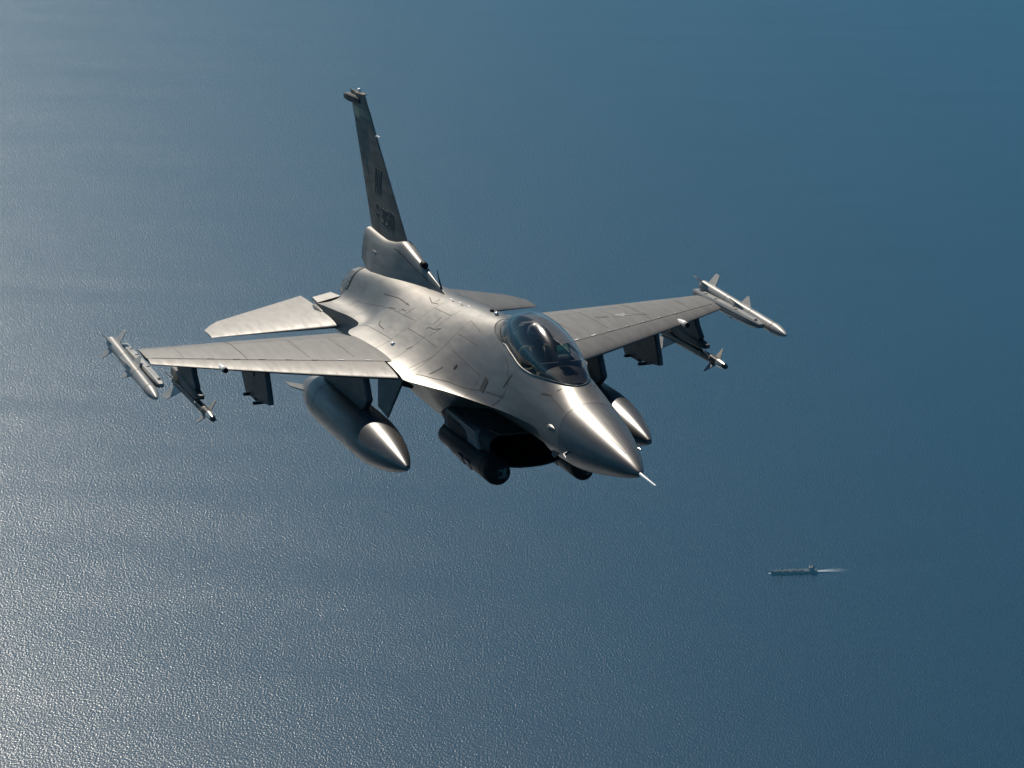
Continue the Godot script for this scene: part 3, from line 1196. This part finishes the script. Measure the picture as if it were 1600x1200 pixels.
		s.plate(PackedVector3Array([Vector3(0.60 * side, -0.74, 9.45), Vector3(0.80 * side, -1.36, 9.72), Vector3(0.80 * side, -1.30, 10.30), Vector3(0.60 * side, -0.72, 10.95)]), Vector3(0.035, 0, 0), 0.02)
		put("ventral_fin", s, M.skin_wing, jet)


func fin_text(text: String, y0: float, y1: float, z0: float, z1: float, side: float, parent: Node3D, m: Material) -> void:
	var tm := TextMesh.new()
	var f := SystemFont.new()
	f.font_names = PackedStringArray(["Droid Sans"])
	f.font_weight = 700
	tm.font = f
	tm.text = text
	tm.font_size = 64
	tm.depth = 0.2
	tm.curve_step = 1.0
	var arr := tm.get_mesh_arrays()
	var vs: PackedVector3Array = arr[Mesh.ARRAY_VERTEX]
	if vs.is_empty():
		return
	var lo := vs[0]
	var hi := vs[0]
	for p in vs:
		lo = lo.min(p)
		hi = hi.max(p)
	var idx: PackedInt32Array = arr[Mesh.ARRAY_INDEX] if arr[Mesh.ARRAY_INDEX] != null else PackedInt32Array()
	var s := Shape.new()
	var map := func(p: Vector3) -> Vector3:
		var t := (p - lo) / (hi - lo)
		var y := lerpf(y0, y1, t.y)
		var z := lerpf(z1, z0, t.x) if side > 0 else lerpf(z0, z1, t.x)
		return Vector3(side * (fin_half(y, z) + 0.0015 + 0.004 * t.z), y, z)
	if idx.is_empty():
		for i in vs.size():
			idx.append(i)
	for i in idx:
		s.v.append(map.call(vs[i]))
		s.g.append(-1)
	if side > 0:
		pass
	put("lettering", s, m, parent)


func make_body_marks(body: Node3D) -> void:
	# gaps round access doors on the jet's back, as [x, z] along the surface
	var dark := [[[0.476, 10.91], [0.472, 10.06], [0.50, 9.28]], [[0.66, 10.0], [0.632, 9.63]], [[0.653, 9.365], [0.599, 9.37], [0.596, 9.15]], [[0.671, 9.035], [0.598, 8.996], [0.494, 8.99]], [[0.516, 9.405], [0.468, 9.463]],
		[[0.591, 7.61], [0.441, 7.66]], [[0.679, 7.69], [0.646, 7.59], [0.643, 7.39], [0.584, 7.19]], [[0.754, 7.286], [0.591, 7.218]], [[0.886, 9.588], [0.951, 9.46], [0.978, 9.05]], [[1.059, 7.49], [0.973, 7.405]], [[1.071, 6.163], [0.896, 6.054]], [[0.22, 9.12], [0.296, 8.71], [0.272, 8.43]], [[0.241, 8.645], [0.159, 8.72]],
		[[0.404, 2.879], [0.352, 2.616], [0.163, 2.512]], [[0.572, 4.116], [0.481, 3.97]]]
	for side in [1.0, -1.0]:
		for line in dark:
			strip("panel_gap", line, 0.011, side, M.seam, body)
		# fainter seams between skin panels
		for line in [[[0.44, 4.42], [0.47, 4.20], [0.545, 3.99], [0.624, 4.09], [0.71, 4.25]], [[0.0, 6.62], [0.3, 6.60], [0.7, 6.54], [1.34, 6.60]], [[0.12, 8.35], [0.5, 8.33], [1.0, 8.32], [1.36, 8.32]], [[0.26, 10.35], [0.6, 10.32], [1.06, 10.33]], [[0.66, 10.3], [0.66, 8.4]], [[0.80, 8.3], [0.80, 6.7]], [[0.25, 12.2], [0.55, 12.2], [0.95, 12.2]], [[0.30, 6.55], [0.36, 5.9]], [[0.60, 4.02], [0.72, 4.7], [0.93, 5.6], [1.20, 6.4]], [[0.50, 5.6], [0.52, 6.5]], [[1.28, 6.76], [1.07, 6.69], [0.87, 6.54]],
			[[1.05, 8.32], [1.05, 10.32]], [[0.32, 11.2], [0.62, 11.2], [0.95, 11.2]], [[0.36, 7.4], [0.36, 8.33]], [[0.13, 7.4], [0.80, 7.4], [1.36, 7.42]], [[0.62, 10.35], [0.60, 12.2]], [[0.34, 2.1], [0.36, 2.7]], [[0.66, 4.95], [0.70, 6.2]], [[0.66, 4.95], [0.90, 4.98]]]:
			strip("panel_seam", line, 0.0065, side, M.faint_seam, body)
	var s := Shape.new()   # a hatch and a pale stencil beside it
	for e in [[0.68, 4.70, 0.09, 0.14, M.mark, "access_hatch"], [0.787, 5.76, 0.05, 0.05, M.black, "vent_hole"]]:
		s = Shape.new()
		var rows := []
		for i in 5:
			var r := PackedVector3Array()
			for j in 4:
				r.append(top_point(e[0] + e[2] * (j / 3.0 - 0.5), e[1] + e[3] * (i / 4.0 - 0.5), 0.005))
			rows.append(r)
		s.sheet(rows, Vector3.UP)
		put(e[5], s, e[4], body)
	for e in [[-0.02, 6.34, 0.02], [-0.08, 6.78, 0.012]]:   # beacon and aerial on the spine
		s = Shape.new()
		s.lathe([[-0.05, 0.0], [-0.03, 0.028], [0.02, 0.03], [0.05, 0.0]], top_point(e[0], e[1], e[2]), 12)
		put("beacon_light", s, M.metal if e[1] < 6.5 else M.black, body)
	for i in 5:   # pale fastener covers along the spine
		s = Shape.new()
		s.box(top_point(0.06 + 0.03 * (i % 2), 7.5 + 0.24 * i, 0.003), Vector3(0.035, 0.008, 0.12), 0.003)
		put("fastener_cover", s, M.white if i % 2 == 0 else M.pale_mark, body)
	s = Shape.new()   # vents along the root of the right wing
	s.lathe([[-0.05, 0.0], [-0.02, 0.03], [0.05, 0.03], [0.09, 0.0]], top_point(1.10, 8.05, 0.004), 10)
	put("vent_scoop", s, M.white, body)


func strip(called: String, line: Array, width: float, side: float, m: Material, parent: Node3D) -> void:
	var pts := []
	for q in line:
		pts.append(Vector2(q[0] * side, q[1]))
	var s := Shape.new()
	ribbon(s, pts, width, func(px, pz): return top_point(px, pz, 0.003))
	put(called, s, m, parent)


# ---------------------------------------------------------------- what hangs on the jet
func make_stores() -> void:
	# drop tanks
	var prof := []
	for i in 25:
		var t := i / 24.0
		prof.append([2.1 * t, 0.36 * pow(1.0 - pow(1.0 - t, 1.75), 0.80)])
	prof.append([3.2, 0.36])
	prof.append([4.3, 0.36])
	for i in range(1, 13):
		var t := i / 12.0
		prof.append([4.3 + 1.7 * t, 0.36 * (1.0 - t * t * 0.86)])
	prof.append([6.01, 0.0])
	var tank := thing("drop_tank", "long grey drop tank with sunlit nose hanging nearest the air intake", "fuel tank", on_jet(Vector3(1.803, -0.906, 4.784)), "drop tanks under the wings")
	var s := Shape.new()
	s.lathe(prof, Vector3.ZERO, 44)
	put("tank_body", s, M.tank, tank)
	for sx in [1.0, -1.0]:
		s = Shape.new()
		s.plate(PackedVector3Array([Vector3(0.24 * sx, 0.06, 5.15), Vector3(0.42 * sx, 0.10, 5.40), Vector3(0.42 * sx, 0.10, 5.72), Vector3(0.16 * sx, 0.03, 5.72)]), Vector3(-0.011 * sx, 0.017, 0), 0.004)
		put("tank_fin", s, M.missile, tank)
	for z in [2.12, 4.25]:
		s = Shape.new()
		s.lathe([[z - 0.006, 0.0], [z - 0.006, 0.3606], [z + 0.006, 0.3606], [z + 0.006, 0.0]], Vector3.ZERO, 44, Basis.IDENTITY, [1, 2])
		put("tank_seam", s, M.faint_seam, tank)
	s = Shape.new()
	s.lathe([[-0.003, 0.0], [-0.003, 0.03], [0.003, 0.03], [0.003, 0.0]], Vector3(0.08, 0.351, 2.3), 12, Basis(Vector3.RIGHT, PI / 2))
	put("filler_cap", s, M.dark_body, tank)
	copy_of(tank, "grey drop tank half hidden behind the jet's nose", on_jet(Vector3(-1.803, -0.906, 4.784)))

	# tip missiles
	var tilt := Basis(Vector3.RIGHT, -0.035)
	var r := 0.089
	var a := thing("tip_missile", "pale missile on the wingtip rail at the picture's left", "missile", on_jet(Vector3(4.862, -0.10, 7.194), tilt), "missiles on the wingtips")
	s = Shape.new()
	s.lathe([[0.52, 0.0], [0.52, r], [3.60, r], [3.64, r * 0.9], [3.66, 0.0]], Vector3.ZERO, 22, Basis.IDENTITY, [1, 2])
	put("missile_body", s, M.missile, a)
	s = Shape.new()
	var np := []
	for i in 13:
		var t := i / 12.0
		np.append([0.515 * t, r * pow(1.0 - pow(1.0 - t, 1.8), 0.75)])
	s.lathe(np, Vector3.ZERO, 22)
	put("missile_nose", s, M.missile_nose, a)
	for z in [0.52, 1.45, 2.5]:
		s = Shape.new()
		s.lathe([[z - 0.008, 0.0], [z - 0.008, r + 0.0015], [z + 0.008, r + 0.0015], [z + 0.008, 0.0]], Vector3.ZERO, 22, Basis.IDENTITY, [1, 2])
		put("missile_band", s, M.faint_seam, a)
	s = Shape.new()
	s.lathe([[3.655, 0.0], [3.656, r * 0.8], [3.70, r * 0.7], [3.66, 0.0]], Vector3.ZERO, 18)
	put("missile_nozzle", s, M.black, a)
	for k in 4:
		var w := PI / 4 + PI / 2 * k
		var d := Vector3(cos(w), sin(w), 0)
		fin_blade("missile_wing", a, d, [[r, 1.66], [0.225, 1.98], [0.225, 2.05], [r, 2.08]], M.missile_fin)
		fin_blade("missile_fin", a, d, [[r, 3.24], [0.275, 3.40], [0.275, 3.57], [r, 3.56]], M.missile_fin)
	copy_of(a, "pale missile on the wingtip rail at the picture's right, beyond the canopy", on_jet(Vector3(-4.862, -0.10, 7.194), tilt))

	# the slimmer missiles under the wings
	r = 0.0635
	a = thing("wing_missile", "slim dark missile under the left-hand wing in the picture, black glassy nose", "missile", on_jet(Vector3(3.99, -0.568, 7.504)), "slim missiles under the outer wings")
	s = Shape.new()
	s.lathe([[0.34, 0.0], [0.34, r], [2.82, r], [2.87, r * 0.7], [2.87, 0.0]], Vector3.ZERO, 20, Basis.IDENTITY, [1, 3])
	put("missile_body", s, M.dark_body, a)
	s = Shape.new()
	s.lathe([[0.0, 0.0], [0.008, 0.022], [0.03, 0.038], [0.065, 0.046], [0.10, 0.047]], Vector3.ZERO, 20)
	put("seeker_dome", s, M.seeker, a)
	s = Shape.new()
	s.lathe([[0.09, 0.0], [0.09, 0.05], [0.20, 0.060], [0.335, r], [0.335, 0.0]], Vector3.ZERO, 20, Basis.IDENTITY, [1, 3])
	put("guidance_section", s, M.metal, a)
	for z in [0.62, 1.05]:
		s = Shape.new()
		s.lathe([[z - 0.012, 0.0], [z - 0.012, r + 0.002], [z + 0.012, r + 0.002], [z + 0.012, 0.0]], Vector3.ZERO, 20, Basis.IDENTITY, [1, 2])
		put("missile_band", s, M.band_cream, a)
	for k in 4:
		var w := PI / 4 + PI / 2 * k
		var d := Vector3(cos(w), sin(w), 0)
		fin_blade("canard", a, d, [[r, 0.38], [0.22, 0.54], [0.235, 0.58], [r, 0.60]], M.missile_fin)
		fin_blade("missile_fin", a, d, [[r, 2.20], [0.30, 2.52], [0.315, 2.80], [r, 2.82]], M.missile_fin)
	copy_of(a, "slim dark missile under the right-hand wing in the picture, thin canards spread", on_jet(Vector3(-3.99, -0.568, 7.504)))

	# sensor pods either side of the intake
	for e in [["targeting_pod", "large black cylindrical sensor pod under the jet's belly, nearer the camera", 0.62, -0.985, 4.27, 0.19, 2.6], ["navigation_pod", "smaller black pod under the jet's nose on the far side", -0.63, -1.08, 4.25, 0.155, 2.0]]:
		r = e[5]
		var pod := thing(e[0], e[1], "sensor pod", on_jet(Vector3(e[2], e[3], e[4])))
		s = Shape.new()
		s.lathe([[0.42, 0.0], [0.42, r * 0.98], [0.50, r], [e[6] * 0.72, r], [e[6] * 0.73, r * 0.9], [e[6], r * 0.86], [e[6], 0.0]], Vector3.ZERO, 32, Basis.IDENTITY, [1, 3, 4, 5])
		put("pod_body", s, M.dark_body, pod)
		s = Shape.new()
		s.lathe([[0.0, 0.0], [0.012, r * 0.5], [0.04, r * 0.78], [0.09, r * 0.94], [0.16, r], [0.40, r], [0.41, r * 0.9]], Vector3.ZERO, 32)
		put("pod_turret", s, M.black, pod)
		s = Shape.new()
		s.box(Vector3(-r * 0.15, 0, 0.05), Vector3(r * 0.9, r * 0.9, 0.09), 0.03)
		put("pod_window", s, M.seeker, pod)
		for z in [1.0, 1.35]:
			s = Shape.new()
			s.box(Vector3(r * 0.92, -r * 0.35, z), Vector3(0.02, r * 0.8, 0.22), 0.004, Basis(Vector3.BACK, -0.4))
			put("pod_panel", s, M.pylon, pod)
		s = Shape.new()   # the adapter that joins it to the intake
		s.plate(PackedVector3Array([Vector3(0, r * 0.8, 0.75), Vector3(0, r + 0.22, 1.0), Vector3(0, r + 0.24, e[6] * 0.95), Vector3(0, r * 0.7, e[6])]), Vector3(0.14, 0, 0), 0.01)
		put("pod_adapter", s, M.adapter, pod)
		s = Shape.new()
		s.plate(PackedVector3Array([Vector3(0, r * 0.6, e[6] * 0.8), Vector3(0, r * 0.7, e[6] + 0.1), Vector3(0, -r * 0.6, e[6] + 0.16), Vector3(0, -r * 0.9, e[6] * 0.86)]), Vector3(0.12, 0, 0), 0.01)
		put("pod_tail", s, M.black, pod)


func fin_blade(called: String, parent: Node3D, d: Vector3, prof: Array, m: Material) -> void:
	var o := PackedVector3Array()
	for q in prof:
		o.append(d * q[0] + Vector3(0, 0, q[1]))
	var s := Shape.new()
	s.plate(o, d.cross(Vector3.BACK) * 0.010, 0.003)
	put(called, s, m, parent)


# ---------------------------------------------------------------- the pilot
func make_pilot() -> void:
	var p := thing("person", "pilot in dark helmet and green flight suit seated under the canopy", "person", on_jet(Vector3(0, 0.20, 4.25)))
	var c := []   # joints, relative to the seat: [from, to, r from, r to]
	var hip := Vector3(0, 0.10, 0.0)
	var chest := Vector3(0, 0.44, 0.14)
	var neck := Vector3(0, 0.56, 0.17)
	var head := Vector3(0, 0.73, 0.06)
	c.append([hip, chest, 0.15, 0.16])
	c.append([chest, neck, 0.14, 0.065])
	c.append([neck, head, 0.06, 0.085])
	c.append([Vector3(-0.15, 0.50, 0.16), Vector3(0.15, 0.50, 0.16), 0.085, 0.085])
	for sx in [1.0, -1.0]:
		var sh := Vector3(0.19 * sx, 0.48, 0.15)
		var el := Vector3(0.27 * sx, 0.26, -0.06)
		var wr := Vector3(0.265 * sx, 0.36 if sx > 0 else 0.30, -0.42)
		c.append([sh, el, 0.062, 0.048])
		c.append([el, wr, 0.048, 0.034])
		c.append([wr, wr + Vector3(-0.005 * sx, 0.03, -0.10), 0.032, 0.036])
		for k in 4:
			var b := wr + Vector3((-0.03 + 0.018 * k) * sx, 0.04, -0.11)
			c.append([b, b + Vector3(0, 0.01, -0.045), 0.011, 0.010])
			c.append([b + Vector3(0, 0.01, -0.045), b + Vector3(0, -0.035, -0.05), 0.010, 0.009])
		c.append([wr + Vector3(-0.03 * sx, 0.04, -0.04), wr + Vector3(-0.05 * sx, 0.055, -0.09), 0.013, 0.010])
		var kn := Vector3(0.13 * sx, 0.26, -0.50)
		c.append([Vector3(0.10 * sx, 0.08, 0.0), kn, 0.088, 0.062])
		c.append([kn, Vector3(0.12 * sx, 0.0, -0.86), 0.058, 0.042])
		c.append([Vector3(0.12 * sx, 0.0, -0.86), Vector3(0.12 * sx, 0.04, -1.0), 0.045, 0.035])
	put("body", nets(c, 0.018, 0.02), M.cloth, p)
	# helmet, visor, mask and its hose
	var s := Shape.new()
	var rows := []
	for i in 15:
		var w := PI * i / 14.0
		var r := PackedVector3Array()
		for j in 24:
			var q := TAU * j / 24
			r.append(head + Vector3(sin(w) * cos(q) * 0.128, 0.035 + cos(w) * (0.145 if cos(w) > 0 else 0.12), sin(w) * sin(q) * 0.158 + 0.025))
		rows.append(r)
	s.loft(rows, true)
	put("helmet", s, M.helmet, p)
	s = Shape.new()
	rows = []
	for i in 8:
		var w := lerpf(0.75, 1.75, i / 7.0)
		var r := PackedVector3Array()
		for j in 17:
			var q := lerpf(PI * 1.08, PI * 1.92, j / 16.0)
			r.append(head + Vector3(sin(w) * cos(q) * 0.134, 0.035 + cos(w) * 0.15, sin(w) * sin(q) * 0.168 + 0.022))
		rows.append(r)
	s.sheet(rows, Vector3(0, 0.4, -1))
	put("visor", s, M.visor, p)
	s = Shape.new()
	s.lathe([[-0.20, 0.0], [-0.195, 0.03], [-0.16, 0.045], [-0.10, 0.055], [-0.05, 0.05]], head + Vector3(0, -0.055, 0.02), 14, Basis(Vector3.RIGHT, -0.25))
	put("oxygen_mask", s, M.seat, p)
	s = Shape.new()
	s.tube(PackedVector3Array([head + Vector3(0, -0.09, -0.16), head + Vector3(0.02, -0.18, -0.17), Vector3(0.05, 0.46, -0.06), Vector3(0.10, 0.36, -0.05), Vector3(0.16, 0.28, 0.02)]), 0.018, 8)
	put("oxygen_hose", s, M.dark_body, p)
	for sx in [1.0, -1.0]:
		s = Shape.new()
		s.tube(PackedVector3Array([Vector3(0.11 * sx, 0.58, 0.20), Vector3(0.10 * sx, 0.53, 0.03), Vector3(0.08 * sx, 0.36, -0.03), Vector3(0.06 * sx, 0.2, -0.08)]), 0.014, 6)
		put("harness_strap", s, M.strap, p)


func nets(caps: Array, cell: float, k: float) -> Shape:   # surface nets round tapered capsules joined by a smooth minimum
	var lo := Vector3(1e9, 1e9, 1e9)
	var hi := -lo
	for c in caps:
		for e in [[c[0], c[2]], [c[1], c[3]]]:
			lo = lo.min(e[0] - Vector3.ONE * (e[1] + 2 * cell))
			hi = hi.max(e[0] + Vector3.ONE * (e[1] + 2 * cell))
	var n := Vector3i(((hi - lo) / cell).ceil()) + Vector3i.ONE
	var f := PackedFloat32Array()
	f.resize(n.x * n.y * n.z)
	f.fill(1.0)
	for c in caps:
		var a: Vector3 = c[0]
		var ab: Vector3 = c[1] - a
		var l2 := maxf(ab.length_squared(), 1e-9)
		var pad: float = maxf(c[2], c[3]) + 3 * cell + k
		var i0 := Vector3i(((a.min(c[1]) - Vector3.ONE * pad - lo) / cell).floor()).clamp(Vector3i.ZERO, n - Vector3i.ONE)
		var i1 := Vector3i(((a.max(c[1]) + Vector3.ONE * pad - lo) / cell).ceil()).clamp(Vector3i.ZERO, n - Vector3i.ONE)
		for z in range(i0.z, i1.z + 1):
			for y in range(i0.y, i1.y + 1):
				for x in range(i0.x, i1.x + 1):
					var p := lo + Vector3(x, y, z) * cell - a
					var t := clampf(p.dot(ab) / l2, 0.0, 1.0)
					var d := (p - ab * t).length() - lerpf(c[2], c[3], t)
					var at := (z * n.y + y) * n.x + x
					var h := maxf(k - absf(f[at] - d), 0.0) / k
					f[at] = minf(f[at], d) - h * h * k * 0.25
	var vert := {}
	var corner := [Vector3i(0, 0, 0), Vector3i(1, 0, 0), Vector3i(0, 1, 0), Vector3i(1, 1, 0), Vector3i(0, 0, 1), Vector3i(1, 0, 1), Vector3i(0, 1, 1), Vector3i(1, 1, 1)]
	var edges := [[0, 1], [2, 3], [4, 5], [6, 7], [0, 2], [1, 3], [4, 6], [5, 7], [0, 4], [1, 5], [2, 6], [3, 7]]
	for z in n.z - 1:
		for y in n.y - 1:
			for x in n.x - 1:
				var at := (z * n.y + y) * n.x + x
				var v0 := f[at] < 0
				var mixed := false
				var vals := [f[at], f[at + 1], f[at + n.x], f[at + n.x + 1], f[at + n.x * n.y], f[at + n.x * n.y + 1], f[at + n.x * n.y + n.x], f[at + n.x * n.y + n.x + 1]]
				for q in vals:
					if (q < 0) != v0:
						mixed = true
						break
				if not mixed:
					continue
				var m := Vector3.ZERO
				var count := 0
				for e in edges:
					var fa: float = vals[e[0]]
					var fb: float = vals[e[1]]
					if (fa < 0) != (fb < 0):
						m += Vector3(corner[e[0]]).lerp(Vector3(corner[e[1]]), fa / (fa - fb))
						count += 1
				vert[at] = lo + (Vector3(x, y, z) + m / count) * cell
	var t := PackedVector3Array()
	var step := [1, n.x, n.x * n.y]
	for z in range(1, n.z - 1):
		for y in range(1, n.y - 1):
			for x in range(1, n.x - 1):
				var at := (z * n.y + y) * n.x + x
				for ax in 3:
					var inside := f[at] < 0
					if inside == (f[at + step[ax]] < 0):
						continue
					var b: int = step[(ax + 1) % 3]
					var c: int = step[(ax + 2) % 3]
					var q := [vert[at], vert[at - b], vert[at - b - c], vert[at - c]]
					if inside:
						t.append_array([q[0], q[1], q[2], q[0], q[2], q[3]])
					else:
						t.append_array([q[0], q[2], q[1], q[0], q[3], q[2]])
	var s := Shape.new()
	var gr := PackedInt32Array()
	gr.resize(t.size())
	gr.fill(1)
	s.take(t, gr)
	return s


# ---------------------------------------------------------------- the ship
func make_ship() -> void:
	var at := Transform3D(Basis(Vector3.UP, deg_to_rad(6.0)), Vector3(711.0, SEA_Y, -7690.0))
	var ship := thing("cargo_ship", "small dark cargo ship with its bridge at the stern, alone on the sea", "ship", at)
	# x runs from the bow (-) to the stern (+)
	var s := Shape.new()
	var rows := []
	for i in 25:
		var x := lerpf(-62.0, 60.0, i / 24.0)
		var t := clampf((x + 62.0) / 30.0, 0.0, 1.0)
		var w := 9.2 * pow(t, 0.55) * (1.0 - 0.25 * smoothstep(50.0, 60.0, x))
		var deck := 6.5 + 2.8 * pow(1.0 - t, 2.0)
		rows.append(PackedVector3Array([Vector3(x, deck, w), Vector3(x + 3.0 * (1.0 - t), 3.0, w * 0.97), Vector3(x + 5.0 * (1.0 - t), -1.0, w * 0.85), Vector3(x + 5.0 * (1.0 - t), -1.0, -w * 0.85), Vector3(x + 3.0 * (1.0 - t), 3.0, -w * 0.97), Vector3(x, deck, -w)]))
	s.loft(rows, true, false, true, null, [2, 3, 5])
	var hull := put("hull", s, M.ship_hull, ship)
	for i in 4:
		s = Shape.new()
		s.box(Vector3(-38.0 + 19.0 * i, 7.4, 0), Vector3(14.0, 2.2, 11.0), 0.4)
		put("hatch_cover", s, M.ship_deck, hull)
	for i in 2:
		s = Shape.new()
		s.tube(PackedVector3Array([Vector3(-28.5 + 38.0 * i, 6.0, 0), Vector3(-28.5 + 38.0 * i, 16.0, 0)]), [0.9, 0.6], 8)
		s.tube(PackedVector3Array([Vector3(-28.5 + 38.0 * i, 15.0, 0), Vector3(-40.5 + 38.0 * i, 10.0, 0)]), 0.4, 6)
		put("deck_crane", s, M.ship_deck, hull)
	s = Shape.new()
	s.box(Vector3(46.0, 9.3, 0), Vector3(14.0, 6.6, 15.0), 0.5)
	s.box(Vector3(44.5, 14.0, 0), Vector3(9.0, 3.0, 16.5), 0.4)
	var house := put("deckhouse", s, M.ship_house, ship)
	s = Shape.new()
	s.box(Vector3(39.9, 14.2, 0), Vector3(0.3, 1.4, 14.0), 0.1)
	put("bridge_window", s, M.visor, house)
	s = Shape.new()
	s.lathe([[11.0, 0.0], [11.0, 2.4], [18.0, 2.0], [18.0, 0.0]], Vector3(51.0, 0, 0), 14, Basis(Vector3.RIGHT, -PI / 2), [1, 2])
	put("funnel", s, M.ship_hull, house)
	s = Shape.new()
	s.tube(PackedVector3Array([Vector3(43.0, 15.0, 0), Vector3(43.0, 23.0, 0)]), [0.5, 0.25], 8)
	put("mast", s, M.ship_house, house)
	# bow wave: a low heap of foam either side of the stem
	s = Shape.new()
	for sz in [1.0, -1.0]:
		s.lathe([[-5.0, 0.0], [-3.0, 1.3], [0.0, 2.0], [5.0, 1.0], [9.0, 0.0]], Vector3(-61.0, 0.2, 2.0 * sz), 10, Basis(Vector3.UP, PI / 2 - 0.35 * sz))
	var bow := put("bow_wave", s, M.foam, self)
	bow.transform = at
	bow.set_meta("kind", "stuff")
	bow.set_meta("label", "white bow wave where the dark ship cuts the water")
	bow.set_meta("category", "foam")
	# wake: ragged streaks of foam that thin out behind the stern
	s = Shape.new()
	var rng := RandomNumberGenerator.new()
	rng.seed = 77
	for lane in 7:
		var off := (lane - 3) / 3.0
		var reach := 104.0 - 26.0 * absf(off) if lane % 2 == 0 else 70.0
		var rows_w := []
		for k in 41:
			var t := k / 40.0
			var x := 58.0 + reach * t
			var spread := 3.0 + 11.0 * t
			var hw := (1.5 - 0.5 * absf(off)) * (1.0 - t) * (0.55 + 0.75 * rng.randf()) + 0.02
			rows_w.append(PackedVector3Array([Vector3(x, 2.6 + 0.02 * lane, off * spread - hw), Vector3(x, 2.6 + 0.02 * lane, off * spread + hw)]))
		s.sheet(rows_w, Vector3.UP)
	var wake := put("wake", s, M.wake, self)
	wake.transform = at
	wake.set_meta("kind", "stuff")
	wake.set_meta("label", "pale streaky wake trailing to the right of the ship")
	wake.set_meta("category", "foam")
